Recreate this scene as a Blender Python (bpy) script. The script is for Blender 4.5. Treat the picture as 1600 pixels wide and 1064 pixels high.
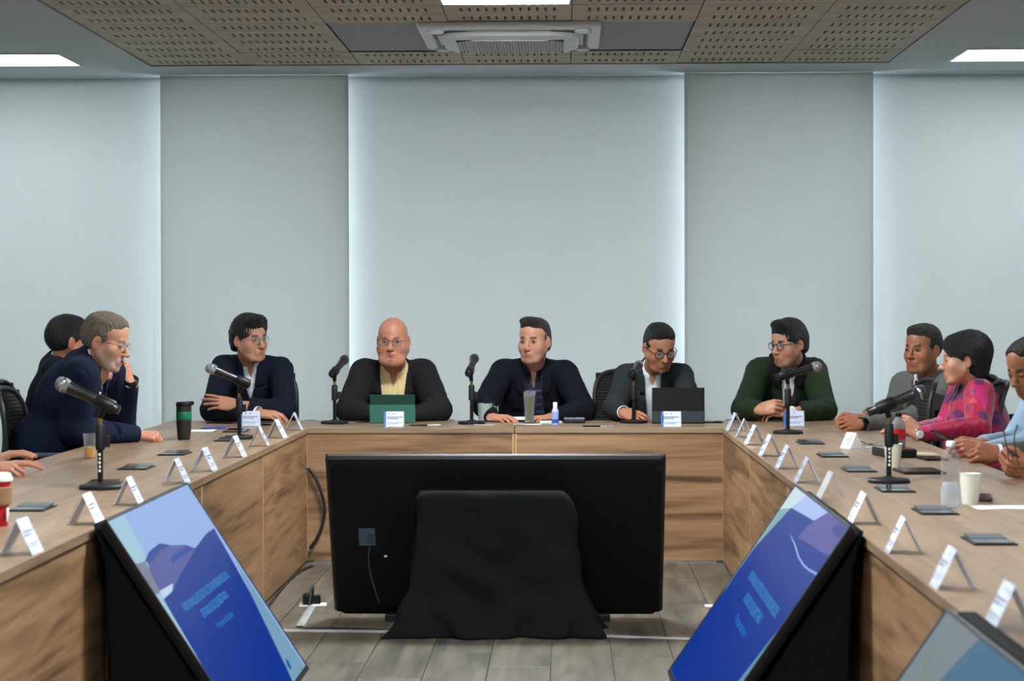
import bpy, bmesh, math, random
import numpy as np
from mathutils import Vector, Matrix, noise
from mathutils.bvhtree import BVHTree

for _o in list(bpy.data.objects):
    bpy.data.objects.remove(_o)
SC = bpy.context.scene
COL = SC.collection
PI = math.pi

# ------------------------------------------------------------ camera
FPX = 3400.0
HC = 1.3237
YAW, PITCH, ROLL = math.atan(83/FPX), math.atan(51/FPX), math.radians(-0.13)
RCAM = Matrix.Rotation(YAW, 3, 'Z') @ Matrix.Rotation(PI/2-PITCH, 3, 'X') @ Matrix.Rotation(ROLL, 3, 'Z')
cam_data = bpy.data.cameras.new('camera')
cam = bpy.data.objects.new('camera', cam_data)
COL.objects.link(cam)
cam.matrix_world = Matrix.Translation((0, 0, HC)) @ RCAM.to_4x4()
cam_data.sensor_width = 36
cam_data.lens = 36*FPX/1600
cam_data.clip_start = 0.05
cam_data.dof.use_dof = True
cam_data.dof.focus_distance = 11.9
cam_data.dof.aperture_fstop = 6.3
SC.camera = cam

# ------------------------------------------------------------ world, exposure
SC.view_settings.view_transform = 'Standard'
SC.view_settings.look = 'None'
SC.view_settings.gamma = 1
SC.view_settings.use_curve_mapping = False
SC.view_settings.exposure = 1.0
world = bpy.data.worlds.new('world'); SC.world = world; world.use_nodes = True
world.node_tree.nodes['Background'].inputs[0].default_value = (0.55, 0.75, 1, 1)
world.node_tree.nodes['Background'].inputs[1].default_value = 0.5
PANEL_LIGHT = 74.0       # strength of the LED ceiling panels
SIDE_LIGHT = 4.0
WINDOW_LIGHT = 3.2       # daylight behind the blinds

# ------------------------------------------------------------ pixel helpers (photo measurements -> world)
def ray(px, py):
    return (RCAM @ Vector((px-800, -(py-532), -FPX))).normalized()
def onz(px, py, z):
    d = ray(px, py); t = (z-HC)/d.z
    return Vector((d.x*t, d.y*t, z))
def ony(px, py, y):
    d = ray(px, py); t = y/d.y
    return Vector((d.x*t, y, HC+d.z*t))
def onx(px, py, x):
    d = ray(px, py); t = x/d.x
    return Vector((x, d.y*t, HC+d.z*t))

# ------------------------------------------------------------ object helpers
def tag(o, label=None, cat=None, group=None, kind=None):
    if label: o['label'] = label
    if cat: o['category'] = cat
    if group: o['group'] = group
    if kind: o['kind'] = kind
    return o
def empty(name, loc=(0, 0, 0), rz=0, label=None, cat=None, group=None):
    o = bpy.data.objects.new(name, None); COL.objects.link(o)
    o.location = loc; o.rotation_euler = (0, 0, rz); o.empty_display_size = .05
    return tag(o, label, cat, group)
def link(name, me, m=None, parent=None):
    o = bpy.data.objects.new(name, me); COL.objects.link(o)
    if m is not None and not me.materials:
        for x in (m if isinstance(m, (list, tuple)) else [m]): me.materials.append(x)
    if parent: o.parent = parent
    return o
def obj(name, bm, m=None, parent=None, smooth=False, auto=None):
    me = bpy.data.meshes.new(name); bm.to_mesh(me); bm.free()
    if smooth or auto:
        me.polygons.foreach_set('use_smooth', [True]*len(me.polygons))
        if auto: me.set_sharp_from_angle(angle=math.radians(auto))
    return link(name, me, m, parent)
def struct(name, bm, m, parent=None, **k):
    o = obj(name, bm, m, parent, **k); o['kind'] = 'structure'; return o
def dup(root, loc=None, rz=None, label=None, group=None):
    def rec(o, par):
        c = o.copy(); COL.objects.link(c); c.parent = par
        for ch in list(kids.get(o.name, ())): rec(ch, c)
        return c
    kids = {}
    for o in root.children_recursive: kids.setdefault(o.parent.name, []).append(o)
    r = rec(root, root.parent)
    if loc is not None: r.location = loc
    if rz is not None: r.rotation_euler = (0, 0, rz)
    if label: r['label'] = label
    if group: r['group'] = group
    return r

def box(bm, x0, x1, y0, y1, z0, z1, bev=0, M=None, mi=0):
    g = bmesh.ops.create_cube(bm, size=1)
    vs = g['verts']
    for v in vs:
        v.co = Vector(((x0+x1)/2+v.co.x*(x1-x0), (y0+y1)/2+v.co.y*(y1-y0), (z0+z1)/2+v.co.z*(z1-z0)))
    fs = {f for v in vs for f in v.link_faces}
    for f in fs: f.material_index = mi
    if bev:
        es = list({e for v in vs for e in v.link_edges})
        r = bmesh.ops.bevel(bm, geom=es, offset=bev, segments=2, affect='EDGES', profile=.6)
        vs = r['verts']
        for f in r['faces']: f.material_index = mi
    if M is not None:
        vv = set(vs)
        bmesh.ops.transform(bm, matrix=M, verts=list({v for v in vv if v.is_valid}))
    return vs
def NB(): return bmesh.new()
def boxo(name, x0, x1, y0, y1, z0, z1, m, parent=None, bev=0):
    b = NB(); box(b, x0, x1, y0, y1, z0, z1, bev); return obj(name, b, m, parent)
def frame_mat(p, d, up=(0, 0, 1)):
    """matrix whose local z runs along d, origin p"""
    d = Vector(d).normalized(); up = Vector(up)
    if abs(d.dot(up)) > .98: up = Vector((0, 1, 0))
    x = up.cross(d).normalized(); y = d.cross(x)
    m = Matrix((x, y, d)).transposed().to_4x4(); m.translation = p
    return m
def lathe(bm, prof, seg=24, M=None, cap0=True, cap1=True, mi=0):
    """prof: list of (r, z)"""
    rings = []
    for r, z in prof:
        ring = []
        for i in range(seg):
            a = 2*PI*i/seg
            p = Vector((r*math.cos(a), r*math.sin(a), z))
            ring.append(bm.verts.new(M @ p if M is not None else p))
        rings.append(ring)
    for a, b in zip(rings, rings[1:]):
        for i in range(seg):
            f = bm.faces.new((a[i], a[(i+1) % seg], b[(i+1) % seg], b[i])); f.material_index = mi
    if cap0: bm.faces.new(list(reversed(rings[0]))).material_index = mi
    if cap1: bm.faces.new(rings[-1]).material_index = mi
def tube(bm, pts, r, seg=8, closed=False, mi=0, smooth=0):
    pts = [Vector(p) for p in pts]
    if smooth:
        for _ in range(smooth):
            q = []
            n = len(pts)
            rng = n if closed else n-1
            if not closed: q.append(pts[0])
            for i in range(rng):
                a, b = pts[i], pts[(i+1) % n]
                q += [a*.75+b*.25, a*.25+b*.75]
            if not closed: q.append(pts[-1])
            pts = q
    n = len(pts); rr = r if isinstance(r, (list, tuple)) else None
    if rr and smooth:
        m0 = len(rr); rr = [np.interp(i/(n-1), np.linspace(0, 1, m0), rr) for i in range(n)]
    up = Vector((0, 0, 1)); rings = []
    prev = None
    for i, p in enumerate(pts):
        if closed: d = pts[(i+1) % n]-pts[i-1]
        else: d = pts[min(i+1, n-1)]-pts[max(i-1, 0)]
        d = d.normalized() if d.length > 1e-9 else Vector((0, 0, 1))
        if prev is None:
            x = d.orthogonal().normalized()
        else:
            x = (prev - d*prev.dot(d)); x = x.normalized() if x.length > 1e-6 else d.orthogonal().normalized()
        prev = x; y = d.cross(x)
        ri = rr[i] if rr else r
        rings.append([bm.verts.new(p+(x*math.cos(2*PI*k/seg)+y*math.sin(2*PI*k/seg))*ri) for k in range(seg)])
    pairs = list(zip(rings, rings[1:]))
    if closed: pairs.append((rings[-1], rings[0]))
    for a, b in pairs:
        off = 0
        if closed and a is rings[-1]:
            off = min(range(seg), key=lambda o: (a[0].co-b[o].co).length)
        for k in range(seg):
            f = bm.faces.new((a[k], a[(k+1) % seg], b[(k+1+off) % seg], b[(k+off) % seg])); f.material_index = mi
    if not closed:
        bm.faces.new(list(reversed(rings[0]))).material_index = mi
        bm.faces.new(rings[-1]).material_index = mi
def prism(bm, pts, M, depth, mi=0):
    """polygon pts (2D) in local xy extruded along local z by depth, through matrix M"""
    a = [bm.verts.new(M @ Vector((x, y, 0))) for x, y in pts]
    b = [bm.verts.new(M @ Vector((x, y, depth))) for x, y in pts]
    n = len(pts)
    bm.faces.new(list(reversed(a))).material_index = mi
    bm.faces.new(b).material_index = mi
    for i in range(n):
        bm.faces.new((a[i], a[(i+1) % n], b[(i+1) % n], b[i])).material_index = mi
def fixn(bm):
    bmesh.ops.recalc_face_normals(bm, faces=bm.faces)

# ------------------------------------------------------------ materials
def srgb(*c):
    return tuple(((x/255)/12.92 if x/255 <= .04045 else ((x/255+.055)/1.055)**2.4) for x in c)
def mat(name, col, rough=.6, metal=0, bump=None, var=0, var_scale=8, emit=None, es=1, spec=.5, trans=0, ior=1.45, alpha=1, attr=None, sheen=0, coat=0, stretch=None):
    m = bpy.data.materials.new(name); m.use_nodes = True
    nt = m.node_tree; b = nt.nodes['Principled BSDF']
    b.inputs['Base Color'].default_value = (*col, 1)
    b.inputs['Roughness'].default_value = rough
    b.inputs['Metallic'].default_value = metal
    b.inputs['Specular IOR Level'].default_value = spec
    b.inputs['IOR'].default_value = ior
    b.inputs['Transmission Weight'].default_value = trans
    b.inputs['Alpha'].default_value = alpha
    b.inputs['Coat Weight'].default_value = coat
    if sheen:
        b.inputs['Sheen Weight'].default_value = sheen; b.inputs['Sheen Roughness'].default_value = .5
    if emit:
        b.inputs['Emission Color'].default_value = (*emit, 1); b.inputs['Emission Strength'].default_value = es
    tc = nt.nodes.new('ShaderNodeTexCoord'); src = tc.outputs['Object']
    if stretch:
        mp = nt.nodes.new('ShaderNodeMapping'); mp.inputs['Scale'].default_value = stretch
        nt.links.new(src, mp.inputs[0]); src = mp.outputs[0]
    colsock = None
    if attr:
        at = nt.nodes.new('ShaderNodeAttribute'); at.attribute_name = attr
        colsock = at.outputs['Color']
    if var:
        n = nt.nodes.new('ShaderNodeTexNoise'); n.inputs['Scale'].default_value = var_scale; n.inputs['Detail'].default_value = 5
        nt.links.new(src, n.inputs['Vector'])
        mr = nt.nodes.new('ShaderNodeMapRange'); mr.inputs[1].default_value = .3; mr.inputs[2].default_value = .7
        mr.inputs[3].default_value = 1-var; mr.inputs[4].default_value = 1+var
        nt.links.new(n.outputs[0], mr.inputs[0])
        mx = nt.nodes.new('ShaderNodeVectorMath'); mx.operation = 'SCALE'
        if colsock: nt.links.new(colsock, mx.inputs[0])
        else: mx.inputs[0].default_value = col
        nt.links.new(mr.outputs[0], mx.inputs['Scale'])
        colsock = mx.outputs[0]
    if colsock: nt.links.new(colsock, b.inputs['Base Color'])
    if bump:
        sc, st = bump
        n = nt.nodes.new('ShaderNodeTexNoise'); n.inputs['Scale'].default_value = sc; n.inputs['Detail'].default_value = 6
        nt.links.new(src, n.inputs['Vector'])
        bp = nt.nodes.new('ShaderNodeBump'); bp.inputs['Strength'].default_value = st; bp.inputs['Distance'].default_value = .01
        nt.links.new(n.outputs[0], bp.inputs['Height']); nt.links.new(bp.outputs[0], b.inputs['Normal'])
    return m
def emat(name, col, s):
    m = bpy.data.materials.new(name); m.use_nodes = True
    nt = m.node_tree; nt.nodes.remove(nt.nodes['Principled BSDF'])
    e = nt.nodes.new('ShaderNodeEmission'); e.inputs[0].default_value = (*col, 1); e.inputs[1].default_value = s
    nt.links.new(e.outputs[0], nt.nodes['Material Output'].inputs[0])
    return m
def wood(name, axis, cols, scale=1.0, rough=.42, fine=1.0, bump=.06):
    """grain runs along axis ('x' or 'y'); cols = dark, mid, light"""
    m = bpy.data.materials.new(name); m.use_nodes = True
    nt = m.node_tree; b = nt.nodes['Principled BSDF']; L = nt.links.new
    b.inputs['Roughness'].default_value = rough
    tc = nt.nodes.new('ShaderNodeTexCoord'); oi = nt.nodes.new('ShaderNodeObjectInfo')
    vm = nt.nodes.new('ShaderNodeVectorMath'); vm.operation = 'SCALE'; vm.inputs[0].default_value = (13, 7, 5)
    L(oi.outputs['Random'], vm.inputs['Scale'])
    ad = nt.nodes.new('ShaderNodeVectorMath'); L(tc.outputs['Object'], ad.inputs[0]); L(vm.outputs[0], ad.inputs[1])
    mp = nt.nodes.new('ShaderNodeMapping')
    s = [11.0*scale]*3; s['xyz'.index(axis)] = 1.0*scale
    mp.inputs['Scale'].default_value = s
    L(ad.outputs[0], mp.inputs[0])
    n1 = nt.nodes.new('ShaderNodeTexNoise'); n1.inputs['Scale'].default_value = 1.0; n1.inputs['Detail'].default_value = 3; n1.inputs['Distortion'].default_value = 1.4
    L(mp.outputs[0], n1.inputs['Vector'])
    mp2 = nt.nodes.new('ShaderNodeMapping'); s2 = [60.0*scale*fine]*3; s2['xyz'.index(axis)] = 2.2*scale
    mp2.inputs['Scale'].default_value = s2; L(ad.outputs[0], mp2.inputs[0])
    n2 = nt.nodes.new('ShaderNodeTexNoise'); n2.inputs['Scale'].default_value = 1.0; n2.inputs['Detail'].default_value = 4
    L(mp2.outputs[0], n2.inputs['Vector'])
    mx = nt.nodes.new('ShaderNodeMath'); mx.operation = 'MULTIPLY_ADD'; mx.inputs[1].default_value = .45
    L(n2.outputs[0], mx.inputs[0]); 
    sb = nt.nodes.new('ShaderNodeMath'); sb.operation = 'SUBTRACT'; sb.inputs[1].default_value = .225
    L(n1.outputs[0], sb.inputs[0]); L(sb.outputs[0], mx.inputs[2])
    cr = nt.nodes.new('ShaderNodeValToRGB')
    cr.color_ramp.elements[0].position = .26; cr.color_ramp.elements[0].color = (*cols[0], 1)
    cr.color_ramp.elements[1].position = .74; cr.color_ramp.elements[1].color = (*cols[2], 1)
    e = cr.color_ramp.elements.new(.5); e.color = (*cols[1], 1)
    L(mx.outputs[0], cr.inputs[0]); L(cr.outputs[0], b.inputs['Base Color'])
    bp = nt.nodes.new('ShaderNodeBump'); bp.inputs['Strength'].default_value = bump; bp.inputs['Distance'].default_value = .004
    L(n2.outputs[0], bp.inputs['Height']); L(bp.outputs[0], b.inputs['Normal'])
    return m

M_white = mat('white_plastic', srgb(225, 228, 228), .4)
M_black = mat('black_plastic', (.008, .008, .009), .4, spec=.3)
M_blackgloss = mat('black_gloss', (.008, .008, .009), .12)
M_blackmatte = mat('black_matte_metal', (.010, .010, .011), .5, spec=.3, bump=(300, .1))
M_chrome = mat('chrome', (.6, .6, .6), .2, 1)
M_paper = mat('white_paper', srgb(235, 236, 238), .8)
M_print = mat('grey_print', srgb(95, 100, 115), .8)
def glassy(name, col=(.95, .97, 1), a=.18, rough=.05, body=1.):
    """clear plastic or glass: mostly see-through with a glossy skin"""
    m = bpy.data.materials.new(name); m.use_nodes = True; nt = m.node_tree; L = nt.links.new
    b = nt.nodes['Principled BSDF']; b.inputs['Base Color'].default_value = (*[c*body for c in col], 1); b.inputs['Roughness'].default_value = rough
    t = nt.nodes.new('ShaderNodeBsdfTransparent'); t.inputs[0].default_value = (*[min(1, c*1.0) for c in col], 1)
    lw = nt.nodes.new('ShaderNodeLayerWeight'); lw.inputs[0].default_value = .35
    mr = nt.nodes.new('ShaderNodeMapRange'); mr.inputs[3].default_value = a; mr.inputs[4].default_value = min(1, a+.38)
    L(lw.outputs['Facing'], mr.inputs[0])
    mx = nt.nodes.new('ShaderNodeMixShader'); L(mr.outputs[0], mx.inputs[0]); L(t.outputs[0], mx.inputs[1]); L(b.outputs[0], mx.inputs[2])
    L(mx.outputs[0], nt.nodes['Material Output'].inputs[0])
    return m
M_acrylic = glassy('clear_acrylic', (.92, .94, .98), .12)
M_clear = glassy('clear_plastic', (.95, .97, .99), .07, body=.55)
M_lens = glassy('lens_glass', (.9, .94, .97), .05)

# ============================================================ ROOM
H = 2.755; YW = 13.4; XL, XR, YB = -4.9, 4.4, -2.6
M_ceil = mat('ceiling_paint', srgb(188, 196, 198), .85, bump=(40, .03))
M_wall = mat('wall_paint', srgb(200, 208, 210), .8)
M_blind = mat('blind_fabric', srgb(214, 221, 221), .75, bump=(9, .35), var=.02, var_scale=2.5)
WX0, WX1, WY1 = -2.44, 1.893, 12.8        # wood ceiling field
NTC = 7; TW = (WX1-WX0)/NTC; NROW = 19; WY0 = WY1-NROW*TW
# ceiling: painted border round the wood field
bm = NB()
for x0, x1, y0, y1 in ((XL, WX0, YB, YW+.4), (WX1, XR, YB, YW+.4), (WX0, WX1, WY1, YW+.4), (WX0, WX1, YB, WY0)):
    box(bm, x0, x1, y0, y1, H, H+.12)
struct('ceiling', bm, M_ceil)
# window wall behind the blinds
bm = NB()
box(bm, XL, XR, YW+.32, YW+.45, 0, .35)
struct('wall_back', bm, M_wall)
M_day = emat('daylight_pane', (.80, .90, 1.0), WINDOW_LIGHT)
for i, (x0, x1) in enumerate([(-4.9, -2.55), (-2.42, -1.4), (-1.27, .67), (.80, 1.83), (1.96, 4.4)]):
    bm = NB(); box(bm, x0, x1, YW+.33, YW+.37, .35, H-.02)
    w = struct('window_%d' % (i+1), bm, M_day)
    bm = NB()
    for a, b in ((x0-.065, x0), (x1, x1+.065)): box(bm, a, b, YW+.28, YW+.42, .35, H)
    f = obj('window_frame', bm, M_white, w)
bm = NB(); box(bm, XL-.1, XL, YB, YW+.45, 0, H); struct('wall_left', bm, M_wall)
bm = NB(); box(bm, XR, XR+.1, YB, YW+.45, 0, H); struct('wall_right', bm, M_wall)
bm = NB(); box(bm, XL-.1, XR+.1, YB-.1, YB, 0, H); struct('wall_front', bm, M_wall)

_nt = M_blind.node_tree; _pb = _nt.nodes['Principled BSDF']; _tr = _nt.nodes.new('ShaderNodeBsdfTranslucent'); _tr.inputs[0].default_value = (.90, .90, .86, 1)
_mx = _nt.nodes.new('ShaderNodeMixShader'); _mx.inputs[0].default_value = .165
_nt.links.new(_pb.outputs[0], _mx.inputs[1]); _nt.links.new(_tr.outputs[0], _mx.inputs[2]); _nt.links.new(_mx.outputs[0], _nt.nodes['Material Output'].inputs[0])
# roller blinds: wavy sheets with a bottom rail
def blind(x0, x1, y, label, seed):
    e = empty('roller_blind', ((x0+x1)/2, y, 0), 0, label, 'blind')
    bm = NB(); w = x1-x0; nx, nz = int(w/.03), 84
    rnd = random.Random(seed); vs = []
    for j in range(nz+1):
        z = .06+(H-.001-.06)*j/nz
        row = []
        for i in range(nx+1):
            x = -w/2+w*i/nx
            edge = min(x+w/2, w/2-x)
            q = noise.noise(Vector((x*1.3+seed*3.1, z*.7, seed)))*.006
            q += noise.noise(Vector((x*9+seed, z*5, seed+4)))*.0028*math.exp(-edge/.12)
            row.append(bm.verts.new((x, q, z)))
        vs.append(row)
    for j in range(nz):
        for i in range(nx):
            bm.faces.new((vs[j][i], vs[j][i+1], vs[j+1][i+1], vs[j+1][i]))
    o = obj('fabric', bm, M_blind, e, smooth=True)
    s = o.modifiers.new('s', 'SOLIDIFY'); s.thickness = .0015
    boxo('bottom_rail', -w/2, w/2, -.012, .012, .035, .065, M_white, e, .004)
    return e
X1, X2, X3, X4 = [ony(p, 320, YW-.08).x for p in (251, 545, 1069.5, 1364.5)]
blind(X1, X2, YW-.08, 'front roller blind hanging behind the young man in the navy suit', 1)
blind(X3, X4, YW-.08, 'front roller blind hanging behind the man in the green quilted jacket', 2)
blind(-4.85, X1+.07, YW+.03, 'wide rear roller blind at the far left, behind the grey-bearded man', 3)
blind(X2-.07, X3+.07, YW+.03, 'wide central rear roller blind behind the man in the dark jacket', 4)
blind(X4-.07, 4.35, YW+.03, 'wide rear roller blind at the far right, behind the woman in magenta', 5)
# blind headrail in ceiling paint, behind the top of the blinds
boxo('headrail', XL, XR, YW+.06, YW+.16, H-.05, H, M_ceil).name = 'trim_1'
bpy.data.objects['trim_1']['kind'] = 'structure'

# ---- wood ceiling
M_tile = wood('ceiling_wood', 'x', (srgb(152, 140, 122), srgb(168, 156, 136), srgb(180, 169, 150)), .7, .6, bump=.02)
M_dark = mat('dark_void', (.012, .010, .009), .9)
M_greyceil = mat('grey_ceiling_panel', srgb(150, 152, 158), .8)
def slot_tile():
    bm = NB(); g = .004; w = TW-g
    ns = 12; pitch = .0408; sw = .0125; sl = .118
    xs = [-w/2]
    for i in range(ns):
        c = (i-(ns-1)/2)*pitch; xs += [c-sw/2, c+sw/2]
    xs.append(w/2)
    ys = [-w/2, -w/4-sl/2, -w/4+sl/2, w/4-sl/2, w/4+sl/2, w/2]
    T = .016
    def V(x, y, z, c={}):
        k = (round(x, 5), round(y, 5), z)
        if k not in cache: cache[k] = bm.verts.new((x, y, z))
        return cache[k]
    cache = {}
    def hole(i, j): return j in (1, 3) and i % 2 == 1
    for i in range(len(xs)-1):
        for j in range(5):
            x0, x1, y0, y1 = xs[i], xs[i+1], ys[j], ys[j+1]
            if not hole(i, j):
                bm.faces.new((V(x0, y0, 0), V(x0, y1, 0), V(x1, y1, 0), V(x1, y0, 0)))
            else:
                for a, b in (((x0, y0), (x1, y0)), ((x1, y0), (x1, y1)), ((x1, y1), (x0, y1)), ((x0, y1), (x0, y0))):
                    bm.faces.new((V(*a, 0), V(*b, 0), V(*b, T), V(*a, T)))
    p = [(-w/2, -w/2), (w/2, -w/2), (w/2, w/2), (-w/2, w/2)]
    me = bpy.data.meshes.new('ceiling_tile')
    bm.to_mesh(me); bm.free(); me.materials.append(M_tile)
    return me
tile_me = slot_tile()
wc = bpy.data.objects['ceiling']
b = boxo('backing', WX0, WX1, WY0, WY1, H+.03, H+.1, M_dark, wc)
bm = NB()
for x0, x1, y0, y1 in ((WX0-.012, WX0, WY0, WY1), (WX1, WX1+.012, WY0, WY1), (WX0, WX1, WY1, WY1+.012)):
    box(bm, x0, x1, y0, y1, H-.004, H+.06)
obj('edge_trim', bm, M_ceil, wc)
light_rows = {(3, r) for r in (4, 10, 16)}
for r in range(NROW):
    for c in range(NTC):
        if c in (2, 3, 4) and r in (1, 2): continue
        if (c, r) in light_rows: continue
        o = link('ceiling_tile', tile_me, None, wc)
        o.location = (WX0+(c+.5)*TW, WY1-(r+.5)*TW, H + (.002 if (c*7+r*3) % 5 else .0035))
ACX, ACY = WX0+3.5*TW-.005, WY1-2*TW-.19
bm = NB()
for x0, x1, y0, y1 in ((WX0+2*TW+.003, ACX-.42, WY1-3*TW, WY1-TW-.004), (ACX+.42, WX0+5*TW-.003, WY1-3*TW, WY1-TW-.004),
                       (ACX-.42, ACX+.42, WY1-3*TW, ACY-.42), (ACX-.42, ACX+.42, ACY+.42, WY1-TW-.004)):
    box(bm, x0, x1, y0, y1, H+.008, H+.028)
obj('grey_panel', bm, M_greyceil, wc)

# ---- LED panels
M_led = emat('led_panel', (.93, .97, 1.0), PANEL_LIGHT)
M_leds = emat('led_panel_side', (.90, .96, 1.0), SIDE_LIGHT)
M_brass = mat('brass_trim', srgb(150, 140, 112), .35, .7)
def led(name, x, y, w, d, label, fm, z=H):
    ml = M_led if name == 'c' else M_leds
    e = empty('ceiling_light', (x, y, z), 0, label, 'ceiling light')
    boxo('diffuser', -w/2, w/2, -d/2, d/2, -.006, .004, ml, e)
    bm = NB(); t = .012
    for a in ((-w/2-t, w/2+t, -d/2-t, -d/2), (-w/2-t, w/2+t, d/2, d/2+t), (-w/2-t, -w/2, -d/2, d/2), (w/2, w/2+t, -d/2, d/2)):
        box(bm, *a, -.010, .004)
    obj('frame', bm, fm, e)
    return e
led('l', -2.835-.6, 12.41, 1.2, .56, 'rectangular white LED ceiling panel at the far left', M_white)
led('r', 2.235+.6, 12.41, 1.2, .56, 'rectangular white LED ceiling panel at the far right', M_white)
for i, r in enumerate((4, 10, 16)):
    led('c', WX0+3.5*TW, WY1-(r+.5)*TW-.055, TW-.03, TW-.12, 'square LED panel with thin brass frame set in the wooden ceiling' if i == 0 else
        'square LED panel in the wooden ceiling out of frame, %s overhead' % ('middle one' if i == 1 else 'nearest one'), M_brass)
for i, y in enumerate((9.2, 5.9, 2.6)):
    for s, x in ((-1, -3.43), (1, 2.84)):
        led('s', x, y, 1.2, .56, 'white LED ceiling panel out of frame on the %s side, row %s' % ('left' if s < 0 else 'right', 'two three four'.split()[i]), M_white)

# ---- ceiling cassette air conditioner
M_ac = mat('ac_plastic', srgb(205, 212, 212), .35)
M_acgrey = mat('ac_grey', srgb(90, 92, 100), .5)
ac = empty('air_conditioner', (ACX, ACY, H), 0, 'square white ceiling cassette air conditioner with a perforated central grille', 'air conditioner')
bm = NB(); S = .465
def rrect(s, r, n=6, sy=None):
    sy = s if sy is None else sy
    pts = []
    for cx, cy, a0 in ((s-r, sy-r, 0), (-s+r, sy-r, 90), (-s+r, -sy+r, 180), (s-r, -sy+r, 270)):
        for i in range(n+1):
            a = math.radians(a0+90*i/n); pts.append((cx+r*math.cos(a), cy+r*math.sin(a)))
    return pts
def loft(bm, loops, mi=0, cap0=False, cap1=False):
    vs = [[bm.verts.new(p) for p in l] for l in loops]
    for a, b in zip(vs, vs[1:]):
        n = len(a)
        for i in range(n): bm.faces.new((a[i], a[(i+1) % n], b[(i+1) % n], b[i])).material_index = mi
    if cap0: bm.faces.new(list(reversed(vs[0]))).material_index = mi
    if cap1: bm.faces.new(vs[-1]).material_index = mi
L0 = [(x, y, 0) for x, y in rrect(S, .015)]
L1 = [(x, y, -.014) for x, y in rrect(S, .015)]
L2 = [(x*.99, y*.99, -.026) for x, y in rrect(S, .02)]
L3 = [(x, y, -.034) for x, y in rrect(.40, .10)]
L4 = [(x, y, -.010) for x, y in rrect(.39, .11)]
loft(bm, [L0, L1, L2, L3, L4]); fixn(bm)
obj('outer_frame', bm, M_ac, ac, auto=40)
bm = NB(); box(bm, -.40, .40, -.40, .40, -.012, .02); obj('recess', bm, M_acgrey, ac)
# hanging centre body
bm = NB()
loft(bm, [[(x, y, z) for x, y in rrect(s, r)] for s, r, z in ((.335, .15, -.010), (.355, .17, -.035), (.350, .17, -.055), (.315, .12, -.068), (.275, .07, -.068))], cap0=True)
fixn(bm); obj('centre_body', bm, M_ac, ac, auto=40)
for sx, sy, a in ((0, -1, 0), (0, 1, 180), (-1, 0, 270), (1, 0, 90)):
    bm = NB(); box(bm, -.21, .21, -.012, .035, -.036, -.030, .003, Matrix.Rotation(math.radians(a), 4, 'Z') @ Matrix.Translation((0, -.375, 0)) @ Matrix.Rotation(.35, 4, 'X'))
    obj('louver', bm, M_ac, ac)
for sx in (-1, 1):
    for sy in (-1, 1):
        bm = NB(); lathe(bm, [(.040, -.012), (.045, -.036), (.042, -.044), (.025, -.048)], 20, Matrix.Translation((sx*.372, sy*.372, 0)))
        fixn(bm); obj('corner_cap', bm, M_ac, ac, auto=50)
bm = NB(); n = 34; g = .55/n
oct_ = lambda x, y: abs(x) < .27 and abs(y) < .27 and abs(x)+abs(y) < .47
for i in range(n+1):
    p = -.275+i*g
    lim = min(.272, .472-abs(p))
    box(bm, p-.0025, p+.0025, -lim, lim, -.073, -.067)
    if i % 2 == 0: box(bm, -lim, lim, p-.003, p+.003, -.073, -.067)
obj('grille', bm, M_ac, ac)
bm = NB(); box(bm, -.275, .275, -.275, .275, -.069, -.062); obj('filter', bm, mat('ac_filter', srgb(30, 32, 42), .7), ac)

# ============================================================ FLOOR
M_floorbase = mat('floor_joint', srgb(64, 61, 54), .8)
M_plank = wood('floor_plank', 'y', (srgb(58, 54, 46), srgb(90, 84, 72), srgb(116, 109, 95)), .9, .45, .5, bump=.05)
bm = NB(); box(bm, XL, XR, YB, YW+.45, -.1, -.006); fl = struct('floor', bm, M_floorbase)
def plank_me(w, l):
    bm = NB(); box(bm, -w/2, w/2, -l/2, l/2, -.008, 0, .0015)
    me = bpy.data.meshes.new('floor_plank'); bm.to_mesh(me); bm.free(); me.materials.append(M_plank); return me
PW, PL = .23, .92
pm = plank_me(PW-.003, PL-.003)
rnd = random.Random(5); npl = 0
for i in range(13):
    x = -1.55+i*PW; off = (i*.37) % 1*PL
    y = 3.6-off
    while y < 11.9:
        if y+PL > 3.6:
            o = link('plank', pm, None, fl); o.location = (x, y+PL/2, 0); npl += 1
        y += PL
bm = NB()
i = 0
xx = -1.55+12.5*PW
for x0, x1, y0, y1 in ((XL, -1.55-PW/2, YB, YW+.3), (xx, XR, YB, YW+.3)):
    x = x0
    while x < x1-.01:
        y = y0
        while y < y1-.01:
            box(bm, x+.001, min(x+PW, x1)-.001, y+.001, min(y+PL, y1)-.001, -.006, -.0005); y += PL
        x += PW
o = obj('outer_planks', bm, M_plank, fl); o['kind'] = 'stuff'

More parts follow.
